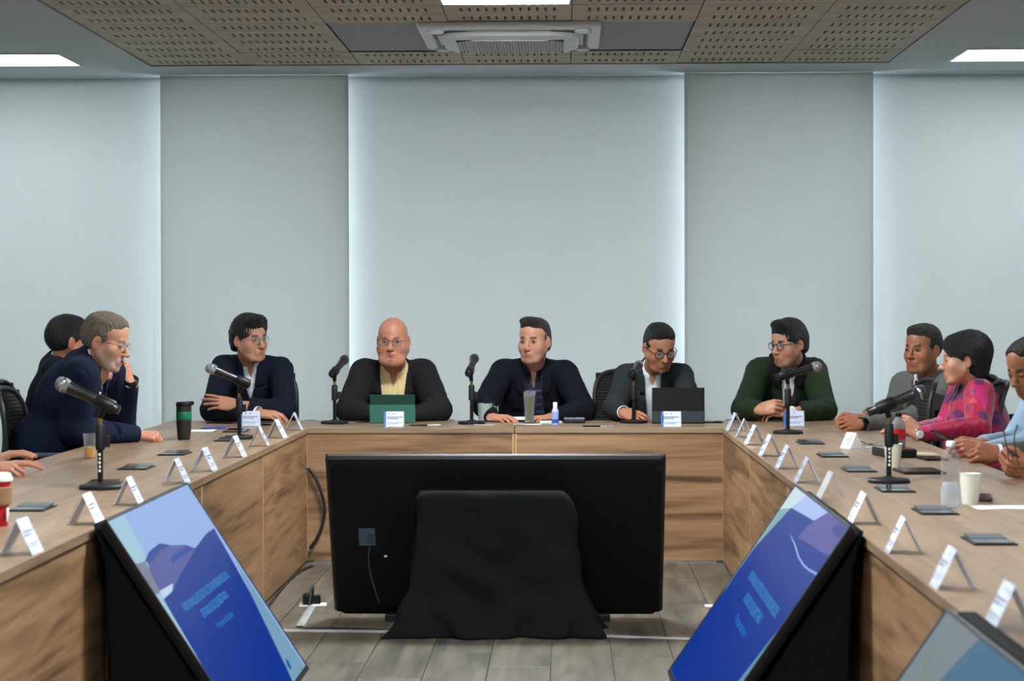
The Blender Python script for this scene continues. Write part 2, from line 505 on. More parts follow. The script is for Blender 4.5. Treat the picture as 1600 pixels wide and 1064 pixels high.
# ============================================================ TABLES
HT = .70; TT = .026
ti = (srgb(80, 56, 36), srgb(138, 105, 74), srgb(164, 130, 96))
M_topx = wood('table_wood_top_x', 'x', (srgb(112, 90, 68), srgb(140, 116, 91), srgb(156, 132, 106)), .9, .38)
M_topy = wood('table_wood_top_y', 'y', (srgb(112, 90, 68), srgb(140, 116, 91), srgb(156, 132, 106)), .9, .38)
M_fx = wood('table_wood_front_x', 'x', ti, .9, .45)
M_fy = wood('table_wood_front_y', 'y', ti, .9, .45)
M_edge = mat('edge_banding', srgb(182, 146, 108), .5)
XIL, XIR, XOL, XOR, YI, YO = -1.337, .8095, -2.183, 1.656, 11.28, 12.05
def back_table(x0, x1, label):
    e = empty('conference_table', ((x0+x1)/2, (YI+YO)/2, 0), 0, label, 'table', 'modular conference tables set in a U')
    cx, cy = e.location.x, e.location.y
    g = .0015
    boxo('table_top', x0+g-cx, x1-g-cx, YI-cy, YO-cy, HT-TT, HT, M_topx, e, .0015)
    xa, xb = max(x0, XIL-.03), min(x1, XIR+.03)
    boxo('front_panel', xa+g-cx, xb-g-cx, YI+.006-cy, YI+.026-cy, .012, HT-TT, M_fx, e)
    for x in (x0+.05, x1-.05): boxo('side_panel', x-.0125-cx, x+.0125-cx, YI+.03-cy, YO-.08-cy, 0, HT-TT, M_fx, e)
    for x in ((x0+.006, ) if x0 < -1 else (x1-.026,)): boxo('end_panel', x-cx, x+.02-cx, YI+.03-cy, YO-.02-cy, .0, HT-TT, M_fy, e)
    # pale edge banding either side of the middle joint
    s = x1 if x0 < -1 else x0; d = -1 if x0 < -1 else 1
    boxo('edge_strip', min(s+d*g, s+d*.012)-cx, max(s+d*g, s+d*.012)-cx, YI+.004-cy, YI+.0275-cy, .012, HT-TT-.001, M_edge, e)
XM = (XIL+XIR)/2
back_table(XOL, XM, 'back row wooden table on the left, under the bald man\'s green tablet')
back_table(XM, XOR, 'back row wooden table on the right, under the black laptop')
YS = [YI, 9.62, 8.0, 6.33, 4.68, 3.0]
def side_table(s, y0, y1, label, k):
    xi, xo = (XIL, XOL) if s < 0 else (XIR, XOR)
    e = empty('conference_table', ((xi+xo)/2, (y0+y1)/2, 0), 0, label, 'table', 'modular conference tables set in a U')
    cx, cy = e.location.x, e.location.y; g = .0015
    a, b = sorted((xi, xo))
    boxo('table_top', a-cx, b-cx, y0+g-cy, y1-g-cy, HT-TT, HT, M_topy, e, .0015)
    p, q = (xi-.026, xi-.006) if s < 0 else (xi+.006, xi+.026)
    boxo('front_panel', p-cx, q-cx, y0+.012-cy, y1-.012-cy, .012, HT-TT, M_fy, e)
    for y, n in ((y0+.0015, 0), (y1-.012, 0)):
        boxo('edge_strip', p-.0015-cx, q+.0015-cx, y-cy, y+.0105-cy, .012, HT-TT-.001, M_edge, e)
    p2, q2 = (a+.10, xi-.03) if s < 0 else (xi+.03, b-.10)
    for y in (y0+.04, y1-.06): boxo('side_panel', p2-cx, q2-cx, y-cy, y+.02-cy, 0, HT-TT, M_fx, e)
words = ['farthest', 'second farthest', 'middle', 'second nearest', 'nearest']
for k in range(5):
    for s, n in ((-1, 'left'), (1, 'right')):
        side_table(s, YS[k+1], YS[k], '%s wooden table module of the %s wing of the U' % (words[k], n), k)
# brushed metal skirting under the back table
boxo('skirting', XIL+.03, XIR-.03, YI+.002, YI+.028, 0, .0115, M_chrome).name = 'baseboard_back'
bpy.data.objects['baseboard_back']['kind'] = 'structure'

# ============================================================ SCREENS
def plane_frame(o, ux, uy):
    """local x along ux, local y along uy, z = normal"""
    ux = Vector(ux).normalized(); uy = Vector(uy); uy = (uy-ux*uy.dot(ux)).normalized(); n = ux.cross(uy)
    m = Matrix((ux, uy, n)).transposed().to_4x4(); m.translation = o; return m
def hitplane(M, px, py):
    d = ray(px, py); o = Vector((0, 0, HC)); n = M.col[2].to_3d(); t = (M.translation-o).dot(n)/d.dot(n)
    p = M.inverted() @ (o+d*t); return (p.x, p.y)
SCR = {}
def scr(c, s=1.0):
    k = (c, s)
    if k not in SCR: SCR[k] = mat('screen_%d_%d_%d' % c, (.002, .002, .002), .3, spec=.12, emit=srgb(*c), es=s*.54)
    return SCR[k]
def tv(M, w, h, label, polys, base, texts=(), face='plain'):
    """M: frame with origin at the middle of the top edge, x to the right of a viewer in front, y up the screen"""
    e = empty('television', (0, 0, 0), 0, label, 'television'); e.matrix_world = M
    bm = NB()
    pts = rrect(w/2, .012, 3, h/2); pts = [(x, y-h/2) for x, y in pts]
    loft(bm, [[(x, y, .0) for x, y in pts], [(x, y, -.012) for x, y in pts], [(x*.985, (y+h/2)*.98-h/2, -.028) for x, y in pts]], cap0=True, cap1=True)
    fixn(bm); obj('housing', bm, M_blackmatte, e)
    bm = NB(); b = .009
    for a in ((-w/2, w/2, -b, 0), (-w/2, w/2, -h, -h+b*2), (-w/2, -w/2+b, -h, 0), (w/2-b, w/2, -h, 0)): box(bm, a[0], a[1], a[2], a[3], 0, .004, .001)
    obj('bezel', bm, mat('bezel', srgb(60, 62, 66), .4, .6), e)
    bm = NB(); mats = [scr(*base)]
    box(bm, -w/2+b, w/2-b, -h+2*b, -b, .0, .0012)
    zz = .0013
    for poly, c in polys:
        q = [hitplane(M, *p) for p in poly]
        q = [(min(max(x, -w/2+b), w/2-b), min(max(y, -h+2*b), -b)) for x, y in q]
        mm = scr(*c)
        if mm not in mats: mats.append(mm)
        if sum(q[i][0]*q[(i+1) % len(q)][1]-q[(i+1) % len(q)][0]*q[i][1] for i in range(len(q))) < 0: q.reverse()
        try:
            f = bm.faces.new([bm.verts.new((x, y, zz)) for x, y in q]); f.material_index = mats.index(mm)
        except ValueError: pass
        zz += .0002
    s = obj('screen', bm, mats, e)
    for txt, p0, p1, c in texts:
        a, b_ = Vector(hitplane(M, *p0)), Vector(hitplane(M, *p1))
        cu = bpy.data.curves.new('t', 'FONT'); cu.body = txt; cu.size = 1
        t = bpy.data.objects.new('t', cu); COL.objects.link(t); bpy.context.view_layer.update()
        me = bpy.data.meshes.new_from_object(t.evaluated_get(bpy.context.evaluated_depsgraph_get()))
        bpy.data.objects.remove(t)
        me.materials.clear()
        xs = [v.co.x for v in me.vertices]; tw = max(xs)
        sc = (b_-a).length/tw; ky = .9 if len(txt) > 15 else .55
        for v in me.vertices: v.co = Vector((v.co.x*sc, v.co.y*sc*ky, 0))
        o = link('screen_text', me, scr(*c), s)
        d = (b_-a); o.location = (a.x, a.y, zz+.0003); o.rotation_euler = (0, 0, math.atan2(d.y, d.x)*.0)
    return e
TVW, TVH = 1.36, .77
c5 = lambda x, y: (x/3.2, 740+y/3.2)
c7 = lambda x, y: (1040+x*.35, 740+y*.35)
BLUE = (0, 46, 138)
def side_frame(A, B, C):
    """A,B top corners (world), C the lower corner under B; viewer's x runs A->B"""
    m = (A+B)/2; return plane_frame(m, B-A, B-C), (B-A).length, (B-C).length
# left television
A, B = ony(156, 818, 6.03), ony(284, 749, 7.32)
A = Vector((-1.285, 6.03, .735)); B = Vector((-1.285, 7.34, .735)); C = Vector((-.872, 7.34, .10))
ML, wl, hl = side_frame(A, B, C)
polysL = [
    ([c5(500, 250), c5(615, 198), c5(1000, 1037), c5(990, 1060), c5(900, 1000)], ((150, 185, 205), 1.0)),
    ([c5(1068, 275), c5(1030, 300), c5(970, 380), c5(900, 510), c5(860, 590), c5(815, 630), c5(1010, 1080), c5(1300, 1500), c5(1500, 1100), c5(1320, 720)], (BLUE, 1.0)),
    ([c5(735, 430), c5(760, 375), c5(800, 352), c5(860, 360), c5(930, 357), c5(975, 375), c5(900, 510), c5(862, 588), c5(790, 585), c5(745, 500)], ((74, 82, 148), 1.0)),
    ([c5(722, 440), c5(740, 395), c5(795, 350), c5(850, 358), c5(800, 385), c5(770, 430), c5(740, 450)], ((24, 60, 140), 1.0)),
    ([c5(855, 420), c5(880, 395), c5(930, 362), c5(965, 378), c5(930, 400), c5(880, 440), c5(860, 460)], ((34, 66, 150), 1.0)),
    ([c5(655, 465), c5(690, 450), c5(722, 440), c5(800, 600), c5(752, 620), c5(700, 540)], ((112, 118, 140), 1.0)),
    ([c5(795, 590), c5(862, 550), c5(858, 588), c5(815, 628)], ((180, 200, 225), 1.0)),
    ([c5(1180, 455), c5(1195, 470), c5(1530, 985), c5(1520, 1060), c5(1462, 1040)], ((112, 152, 178), 1.0)),
    ([c5(1424, 925), c5(1440, 940), c5(1455, 975), c5(1448, 982), c5(1432, 960)], ((20, 90, 150), 1.0)),
    ([c5(605, 330), c5(612, 335), c5(680, 420), c5(672, 420)], ((150, 195, 165), 1.0)),
]
CY = (58, 150, 200)
tl = tv(ML, wl, hl, 'television leaning against the left table wing, blue slide facing right', polysL, ((138, 166, 214), 1.0),
   [('VENTANILLA DIGITAL DE INVERSIONES DEL', (289, 957.5), (355, 898), (CY, 1.0)),
    ('ESTADO DE QUERÉTARO', (318, 966.5), (354, 930), (CY, 1.0)),
    ('Presentación', (341, 984), (363, 961), ((38, 120, 190), 1.0))])
# right television
A2, B2, C2 = Vector((.765, 7.21, .738)), Vector((.765, 5.83, .738)), Vector((.765-.425, 5.83, .115))
MR, wr, hr = side_frame(A2, B2, C2)
polysR = [
    ([c7(585, 50), c7(640, 85), c7(565, 155), c7(500, 150)], ((190, 208, 218), 1.0)),
    ([c7(500, 150), c7(560, 155), c7(400, 330), c7(300, 470), c7(262, 530), c7(270, 500)], ((120, 160, 165), 1.0)),
    ([c7(640, 85), c7(735, 165), c7(665, 212), c7(565, 155)], ((160, 180, 228), 1.0)),
    ([c7(590, 290), c7(640, 232), c7(735, 168), c7(830, 260), c7(740, 372), c7(690, 350), c7(640, 312)], ((84, 82, 150), 1.0)),
    ([c7(740, 240), c7(790, 225), c7(828, 262), c7(800, 300), c7(760, 290)], ((52, 58, 130), 1.0)),
    ([c7(552, 262), c7(584, 320), c7(598, 370), c7(622, 410), c7(650, 432), c7(680, 446), c7(689, 470), c7(678, 453), c7(648, 440), c7(617, 415), c7(592, 372), c7(578, 322)], ((150, 180, 225), 1.0)),
    ([c7(545, 680), c7(385, 926), c7(340, 1000), c7(300, 980), c7(330, 926)], ((98, 140, 165), 1.0)),
]
tv(MR, wr, hr, 'television leaning against the right table wing, blue slide facing left', polysR, (BLUE, 1.0),
   [('VENTANILLA DIGITAL DE INVERSIONES DEL', (1169, 903), (1206, 974), (CY, 1.0)),
    ('ESTADO DE QUERÉTARO', (1162, 938), (1182, 981), (CY, 1.0)),
    ('Presentación', (1148, 970), (1161, 999), ((38, 120, 190), 1.0))])
# nearest right television, cut by the frame
A3, B3, C3 = Vector((.765, 4.36, .722)), Vector((.765, 2.98, .722)), Vector((.765-.425, 2.98, .10))
MN, wn, hn = side_frame(A3, B3, C3)
polysN = [([c7(1415, 720), c7(1225, 926), c7(1100, 1100), c7(1500, 1500), c7(1900, 1100), c7(1600, 870)], ((52, 104, 140), .8)),
          ([c7(1220, 760), c7(1180, 860), c7(1150, 926), c7(1140, 926), c7(1160, 850)], ((110, 130, 115), .8))]
tv(MN, wn, hn, 'nearest television at the lower right corner, grey and blue slide', polysN, ((120, 132, 138), .8))
# centre television, seen from behind
TA, TB = Vector((-.2876+.70, 8.93, .722)), Vector((-.2876-.70, 8.93, .722)); TC = Vector((-.2876-.70, 9.28, .035))
MC, wc_, hc_ = side_frame(TA, TB, TC)
tc = tv(MC, wc_, hc_, 'large television seen from behind in the middle of the U', [], ((70, 120, 190), .6))
# back cover details
bm = NB()
pts = [(x, y-.40) for x, y in rrect(.675, .03, 4, .365)]
pts2 = [(x, y-.45) for x, y in rrect(.55, .05, 4, .27)]
loft(bm, [[(x, y, -.026) for x, y in pts], [(x, y, -.042) for x, y in pts], [(x, y, -.052) for x, y in pts2]], cap1=True)
fixn(bm); M_tvback = mat('tv_back', (.004, .004, .0045), .6, bump=(400, .1), spec=.25); obj('back_cover', bm, M_tvback, tc)
bm = NB()
for i in range(11): box(bm, -.66, .66, -.08-.004*i*0-.0, -.078, -.043, -.0425)
obj('vent_line', bm, M_blackgloss, tc)
def backxy(px, py):
    x, y = hitplane(MC, px, py); return x, y
x, y = backxy(575, 828)
boxo('rating_label', x-.034, x+.034, y-.042, y+.042, -.0545, -.052, mat('label_grey', srgb(70, 86, 100), .4), tc)
bm = NB()
for i in range(6): box(bm, x-.028, x-.028+.02+.006*(i % 3), y-.03+.008*i, y-.027+.008*i, -.0549, -.0545)
obj('label_print', bm, M_black, tc)
bm = NB(); pp = [backxy(*p) for p in ((579, 842), (577, 860), (580, 885), (587, 908), (594, 930))]
tube(bm, [(a, b, -.058) for a, b in pp], .0022, 6, smooth=2); obj('thin_cable', bm, mat('cable_grey', srgb(80, 84, 90), .5), tc)
for (px, py) in ((604, 858),):
    x, y = backxy(px, py); boxo('port', x-.006, x+.006, y-.004, y+.004, -.0545, -.052, M_paper, tc)
for sx in (-.45, .45):
    bm = NB(); box(bm, sx-.03, sx+.03, -.02, .0, -.02, 0)
    p = MC @ Vector((sx, -hc_+.0, -.03))
    b2 = NB(); box(b2, p.x-.025, p.x+.025, p.y-.10, p.y+.10, 0, .03, .004); bmesh.ops.transform(b2, matrix=MC.inverted(), verts=b2.verts)
    bm.free(); obj('foot', b2, M_black, tc)
# stands of the side televisions
for tvm, w, h, par in ((ML, wl, hl, tl),):
    pass
for o in [x for x in COL.objects if x.name.startswith('television') and x != tc]:
    M = o.matrix_world.copy()
    M = {tl.name: ML}.get(o.name) or (MR if abs(o.location.y-6.52) < .3 else MN)
    s = -1 if M is ML else 1
    for u in (-.4, .4):
        p = M @ Vector((u, -.60, -.03)); q = Vector((p.x, p.y, 0)); r = Vector((p.x+s*(.26), p.y, 0)); t = M @ Vector((u, -.12, -.03))
        bm = NB()
        for a, b in ((t, r), (p, q), (q, r)):
            tube(bm, [a+Vector((0, 0, .012 if a.z < .1 else 0)), b+Vector((0, 0, .012))], .012, 8)
        bmesh.ops.transform(bm, matrix=M.inverted(), verts=bm.verts); fixn(bm)
        obj('stand_leg', bm, M_black, o, smooth=True)

# ---- black cloths
M_cloth = mat('black_cloth', (.0040, .0052, .0058), .9, bump=(260, .25), spec=.2, var=.1, var_scale=30)
def drape(loops, label, name='cloth', seed=0, amp=.012, cap=True):
    """lofted closed rings from top to floor with soft folds"""
    bm = NB(); out = []
    for j, l in enumerate(loops):
        t = j/(len(loops)-1); c = sum((Vector(p) for p in l), Vector())/len(l); r = []
        for p in l:
            p = Vector(p); d = Vector((p.x-c.x, p.y-c.y, 0)); d = d.normalized() if d.length > 1e-5 else d
            q = noise.noise(Vector((p.x*9+seed, p.y*9, p.z*1.6)))*amp*(.25+1.1*t) + noise.noise(Vector((p.x*3.1, p.y*3+seed, p.z*7+p.x*4)))*amp*.9
            q += amp*.55*t*noise.noise(Vector((p.x*15+seed, p.y*15, p.z*2.2+1.5*math.sin(p.x*5))))+amp*.45*math.sin(16*(p.z-.9*abs(p.x-c.x))+4*noise.noise(p*4))*min(1, t*1.5)*(1-t)
            r.append(p+d*q)
        out.append(r)
    loft(bm, out, cap0=cap, cap1=False); fixn(bm)
    o = obj('black_cloth', bm, M_cloth, smooth=True)
    s = o.modifiers.new('s', 'SOLIDIFY'); s.thickness = .003; s.offset = -1
    return tag(o, label, 'cloth')
def ring(x0, x1, y0, y1, z, r, n=10, m=24):
    pts = []
    for (cx, cy, a0), (ex, ey) in zip(((x1-r, y1-r, 0), (x0+r, y1-r, 90), (x0+r, y0+r, 180), (x1-r, y0+r, 270)), ((x0+r, y1), (x0, y0+r), (x1-r, y0), (x1, y1-r))):
        for i in range(n+1):
            a = math.radians(a0+90*i/n); pts.append(Vector((cx+r*math.cos(a), cy+r*math.sin(a), z)))
        st, en = pts[-1].copy(), Vector((ex, ey, z))
        for i in range(1, m): pts.append(st.lerp(en, i/m))
    return pts
lp = []
xl0, xr0 = ony(648, 783, 8.78).x, ony(892, 783, 8.78).x
for t, z in [(i/44, .575*(1-i/44)+.004) for i in range(45)]:
    fl_ = t; hem = max(0, (t-.62)/.38)**1.6
    x0 = xl0+.008-.035*fl_-.075*hem; x1 = xr0-.008+.045*fl_+.085*hem
    y0 = 8.80-.06*t-.07*hem; y1 = 8.95+.30*t+.01
    y1 = min(y1, 8.93+(.722-z)*.35/.687-.045) if t < .93 else y1-.06
    rr_ = .03
    if t < .05: x0 += .02*(1-t/.05); x1 -= .02*(1-t/.05); y0 += .015*(1-t/.05)
    lp.append(ring(x0, x1, y0, max(y1, y0+.075), z, rr_))
drape(lp, 'black cloth draped over the stand behind the large central television', seed=3, amp=.042)
# supporting stand hidden beneath the cloth
st = empty('television_stand', (-.2876, 8.90, 0), 0, 'low black stand mostly hidden under the cloth behind the central television', 'stand')
boxo('post', -.02, .02, -.02, .01, .02, .56, M_black, st); boxo('base', -.25, .25, -.05, .04, 0, .02, M_black, st, .004)
def side_drape(M, w, h, s, y0, y1, label, seed):
    lp = []
    xo = M.translation.x - .0
    for i in range(30):
        t = i/29; z = .715*(1-t)+.004
        # television plane x at this height
        k = (M.translation.z-z); xs = M.translation.x-s*(.417/.635*k)      # s=+1 right wing: plane goes to -x
        xin = xs+s*.035
        xout = M.translation.x+s*(.02-.02*t)
        if s < 0: xin, xout = xs-.05, M.translation.x-.012+.03*t
        else: xin, xout = xs+.05, M.translation.x+.012-.03*t
        a, b = sorted((xin, xout))
        if b-a < .02: a -= .01 if s < 0 else 0; b += .01 if s > 0 else 0
        lp.append(ring(a, b, y0, y1, z, min(.008, (b-a)*.4), 4, 16))
    return drape(lp, label, seed=seed, amp=.007)
side_drape(ML, wl, hl, -1, 6.06, 7.30, 'black cloth hanging behind the left television', 5)
side_drape(MR, wr, hr, 1, 5.86, 7.17, 'black cloth hanging behind the right television', 9)
side_drape(MN, wn, hn, 1, 3.01, 4.33, 'black cloth hanging behind the nearest right television', 12)

# ============================================================ FLOOR CABLES
M_cable = mat('black_cable', (.012, .012, .012), .45)
M_tape = glassy('clear_tape', (.85, .88, .9), .45, .15)
bm = NB(); tube(bm, [ony(*p, 11.262) for p in ((481, 731), (490, 741), (500, 762), (508, 790), (506, 815), (498, 838), (484, 857))], .0085, 8, smooth=2)
tag(obj('cable', bm, M_cable, smooth=True), 'black cable looping down the left end of the back table front', 'cable')
bm = NB(); q = [onz(*p, .008) for p in ((484, 884), (470, 889), (455, 899), (436, 920), (416, 946), (398, 968))]
tube(bm, [p+Vector((.012, 0, 0)) for p in q], .007, 8, smooth=2)
tag(obj('cable', bm, M_cable, smooth=True), 'black cable along the foot of the left wing front', 'cable')
bm = NB(); q = [onz(430, 984, .004), onz(480, 981, .004), onz(520, 981, .004), onz(570, 983, .004), onz(640, 986, .004)]
tube(bm, q, .004, 6, smooth=2)
tag(obj('cable', bm, M_cable, smooth=True), 'thin black cable taped to the floor left of the central stand', 'cable')
def tape(pts, w, label):
    bm = NB(); pts = [Vector(p) for p in pts]
    for a, b in zip(pts, pts[1:]):
        d = (b-a); n = Vector((-d.y, d.x, 0)).normalized()*w/2; k = max(2, int(d.length/.04)); pr = None
        for i in range(k+1):
            p = a.lerp(b, i/k); row = []
            for j in range(5):
                u = j/4*2-1; z = .0015+.005*(1-u*u)+noise.noise(Vector((p.x*30, p.y*30, u)))*.0025
                row.append(bm.verts.new((p.x+n.x*u, p.y+n.y*u, max(z, .001))))
            if pr:
                for j in range(4): bm.faces.new((pr[j], pr[j+1], row[j+1], row[j]))
            pr = row
    o = obj('floor_tape', bm, M_tapes, smooth=True)
    return tag(o, label, 'tape')
M_tapes = mat('silver_tape', srgb(190, 194, 194), .22, .2)
tape([onz(432, 985, 0), onz(640, 988, 0)], .075, 'shiny tape strip over the cable left of the central stand')
tape([onz(925, 994, 0), onz(1090, 999, 0)], .06, 'shiny tape strip over the cable right of the central stand')
tape([onz(488, 947, 0), onz(468, 980, 0)], .035, 'short clear tape strip running from the floor socket plug')
# floor socket with plug
fs = empty('floor_socket', onz(489, 946, 0), .1, 'white floor socket with a black plug left of the central television', 'socket')
boxo('plate', -.06, .06, -.05, .05, 0, .006, M_paper, fs, .002)
bm = NB(); box(bm, -.045, .0, -.03, .03, .006, .055, .008); box(bm, -.035, .035, -.005, .04, .006, .045, .008); obj('plug', bm, M_black, fs)
bm = NB(); tube(bm, [(0, 0, .04), (.0, .0, .085), (-.005, -.02, .09), (-.01, -.05, .05), (-.015, -.08, .012)], .005, 8, smooth=2); obj('cord', bm, M_cable, fs, smooth=True)
fs2 = empty('floor_socket', onz(1112, 948, 0), 0, 'small white floor socket cover right of the central television', 'socket')
boxo('plate', -.03, .05, -.03, .03, 0, .006, M_paper, fs2, .002); boxo('hinge', -.03, .05, .026, .03, .006, .008, M_chrome, fs2)

# ============================================================ MICROPHONES
M_grille = mat('mic_grille', srgb(150, 152, 155), .4, .7, bump=(500, .9))
M_gr2 = mat('mic_grille_dark', srgb(70, 74, 84), .4, .6, bump=(500, .9))
M_micb = mat('mic_body', (.012, .012, .013), .25)
M_brassy = mat('brass_thread', srgb(160, 130, 70), .35, .9)
def mic_set(base, top, head, tail, who, dsign=0, gm=None, ring_c=False, sticker=False, r=.074):
    P = onz(*base, HT); D = P.y
    z1 = ony(P.x, P.y, D).z if False else HC-(top-481)/FPX*D
    e = empty('microphone_stand', P, 0, 'black round-base microphone stand ' + who, 'microphone stand')
    hh = z1-HT
    bm = NB(); lathe(bm, [(r, .0), (r, .010), (r*.93, .0155), (.03, .018), (.013, .024)], 40, cap1=True); fixn(bm); obj('base', bm, M_blackmatte, e, auto=30)
    bm = NB(); lathe(bm, [(.0095, .02), (.0095, hh*.62)], 16); fixn(bm); obj('pole', bm, M_black, e, auto=40)
    bm = NB(); lathe(bm, [(.012, hh*.52), (.0165, hh*.54), (.0165, hh*.84), (.012, hh*.87)], 18)
    box(bm, .012, .034, -.006, .006, hh*.56, hh*.72, .004); fixn(bm); obj('clutch', bm, M_blackmatte, e, auto=40)
    if sticker:
        bm = NB()
        for k in range(5): box(bm, -.004+.002*(k % 2), .003, -.0108, -.0092, .06+k*.014, .068+k*.014)
        obj('sticker', bm, M_white, e)
    bm = NB(); lathe(bm, [(.0075, hh*.85), (.0075, hh)], 14); fixn(bm); obj('thread', bm, M_brassy, e, auto=40)
    L = .215
    h0, t0 = ony(*head, D), ony(*tail, D); l = (h0-t0).length
    dd = math.sqrt(max(0, L*L-l*l))*dsign
    top_p = P+Vector((0, 0, hh))
    # where the pole meets the body along the mic
    tpar = max(.12, min(.75, (top_p-t0).dot(h0-t0)/max(1e-6, (h0-t0).length_squared)))
    hd, tl_ = D+dd*(1-tpar), D-dd*tpar
    h, t = ony(*head, hd), ony(*tail, tl_)
    d = (h-t).normalized()
    m = empty('microphone', t, 0, 'handheld microphone on the stand ' + who, 'microphone')
    MM = frame_mat(Vector(), d)
    Lb = (h-t).length
    bm = NB(); lathe(bm, [(.012, -.012), (.0165, -.008), (.0165, .01), (.0175, .012), (.018, Lb*.55), (.0205, Lb-.03), (.022, Lb-.02)], 24, MM); fixn(bm); obj('body', bm, M_micb, m, auto=40)
    bm = NB(); lathe(bm, [(.0225, Lb-.021), (.0258, Lb-.010), (.0262, Lb-.004)], 24, MM); fixn(bm); obj('collar', bm, gm or M_grille, m, auto=40)
    bm = NB(); lathe(bm, [(.0255, Lb-.005), (.0268, Lb-.002), (.0268, Lb+.002), (.0255, Lb+.005)], 24, MM); fixn(bm); obj('ring', bm, M_chrome, m, auto=40)
    bm = NB(); lathe(bm, [(.0252, Lb+.004), (.0245, Lb+.012), (.0215, Lb+.019), (.016, Lb+.0245), (.008, Lb+.0275), (.001, Lb+.028)], 24, MM); fixn(bm); obj('grille', bm, gm or M_grille, m, smooth=True)
    # clip on the stand
    c = t+d*(Lb*tpar); bm = NB()
    M2 = frame_mat(c-P, d)
    lathe(bm, [(.0205, -.035), (.0235, -.03), (.0235, .03), (.0205, .035)], 20, M2, cap0=False, cap1=False)
    tube(bm, [top_p-P-Vector((0, 0, .012)), (top_p-P).lerp(c-P, .5), c-P-Vector((0, 0, .018))], [.010, .012, .012], 10)
    fixn(bm); obj('clip', bm, M_black, e, smooth=True)
    return e
mic_set((157, 764), 647, (99, 601), (182, 639), 'on the left wing beside the orange juice cup', 0, sticker=True)
mic_set((374, 685.5), 610, (330, 576), (388, 600), 'in front of the young man in the navy suit', -.3)
mic_set((523, 662), 592, (538, 562), (520, 584), 'left of the green tablet', 1, M_gr2)
mic_set((737, 662.5), 592, (741, 560), (733, 583), 'beside the grey mug', 1, M_gr2)
mic_set((990, 661), 592, (998, 570), (988, 585), 'held by the man at the black laptop', 1)
mic_set((1231, 677.5), 597, (1275, 573), (1215, 589), 'in front of the man in the green jacket', .3)
mic_set((1389, 754), 648, (1436, 613), (1360, 643), 'on the right wing beside the paper cups', 0, M_gr2, sticker=True)

# ============================================================ NAME TENTS
M_cardside = mat('card_white', srgb(232, 234, 242), .7)
M_blueedge = mat('card_blue', srgb(70, 120, 190), .6)
def name_tent(P, rz, label, L=.105, hw=.043, h=.090, card=True, front=False, group=None, printed=True):
    e = empty('name_tent', P, rz, label, 'name card', group)
    # inverted V: ridge along local y
    def slab(s, t0, t1, y0, y1, u0, u1):
        bm = NB(); n = Vector((h, 0, s*hw)).normalized() if s > 0 else Vector((-h, 0, hw)).normalized()
        a, b = Vector((s*hw, 0, 0)), Vector((0, 0, h))
        d = (b-a); n = Vector((d.z, 0, -d.x)).normalized()*(1 if s > 0 else -1)
        for y in (y0, y1):
            pass
        vs = [bm.verts.new(a+d*u+n*t+Vector((0, y, 0))) for y in (y0, y1) for u, t in ((u0, t0), (u1, t0), (u1, t1), (u0, t1))]
        for f in ((0, 1, 2, 3), (7, 6, 5, 4), (0, 4, 5, 1), (1, 5, 6, 2), (2, 6, 7, 3), (3, 7, 4, 0)): bm.faces.new([vs[i] for i in f])
        fixn(bm); return bm
    for s in (-1, 1):
        obj('acrylic_leg', slab(s, -.0, .0016, -L/2, L/2, .0, 1.0), M_acrylic, e)
    if card:
        for s in (-1, 1):
            obj('card', slab(s, -.0015, -.0004, -L/2+.004, L/2-.004, .06, .985), M_cardside, e)
        bm = NB()
        def line(y0, y1, u, hgt, s=1):
            a, b = Vector((s*hw, 0, 0)), Vector((0, 0, h)); d = b-a; n = Vector((d.z, 0, -d.x)).normalized()*s
            vs = [bm.verts.new(a+d*uu+n*(.0019)+Vector((0, y, 0))) for y, uu in ((y0, u), (y1, u), (y1, u+hgt), (y0, u+hgt))]
            bm.faces.new(vs)
        rr = random.Random(int(P[0]*1000+P[1]*77))
        for s in (-1, 1):
            for u, w_, hg in ((.62, .72, .05), (.52, .5, .05), (.30, .8, .025), (.22, .6, .025)):
                y = -L*.42
                while y < -L*.42+L*w_:
                    l = rr.uniform(.006, .013)*L/.1; y2 = min(y+l, L*.45)
                    line(-y2 if s < 0 else y, -y if s < 0 else y2, u, hg, s); y = y2+.0025
            for yy in (-L*.3, -L*.05): line(yy-.003, yy+.003, .8, .08, s)
        fixn(bm); obj('print', bm, M_print, e)
    return e
lefts = [(453, 673.5), (428, 686), (402.5, 698.5), (367, 716), (320, 738), (274.5, 758), (210, 792.5), (130, 823), (34, 870)]
ordw = ['first', 'second', 'third', 'fourth', 'fifth', 'sixth', 'seventh', 'eighth', 'ninth', 'tenth', 'eleventh']
for i, p in enumerate(lefts):
    y = onz(*p, HT).y+.075
    name_tent((XIL-.05, y, HT), random.Random(i).uniform(-.06, .06), 'clear acrylic name tent on the left wing edge, %s counting from the back table' % ordw[i], group='name tents along the left wing')
rights = [(1143, 674), (1157, 684.5), (1174, 696.5), (1196, 714), (1223, 734), (1255, 756.5), (1296, 784), (1342, 822), (1411, 868), (1484, 925), (1575, 992)]
for i, p in enumerate(rights):
    y = onz(*p, HT).y+.075
    name_tent((XIR+.05, y, HT), random.Random(i+20).uniform(-.06, .06), ('empty clear acrylic tent without card on the right wing edge' if i == 6 else 'clear acrylic name tent on the right wing edge, %s counting from the back table' % ordw[i]),
              card=(i != 6), group=None if i == 6 else 'name tents along the right wing')
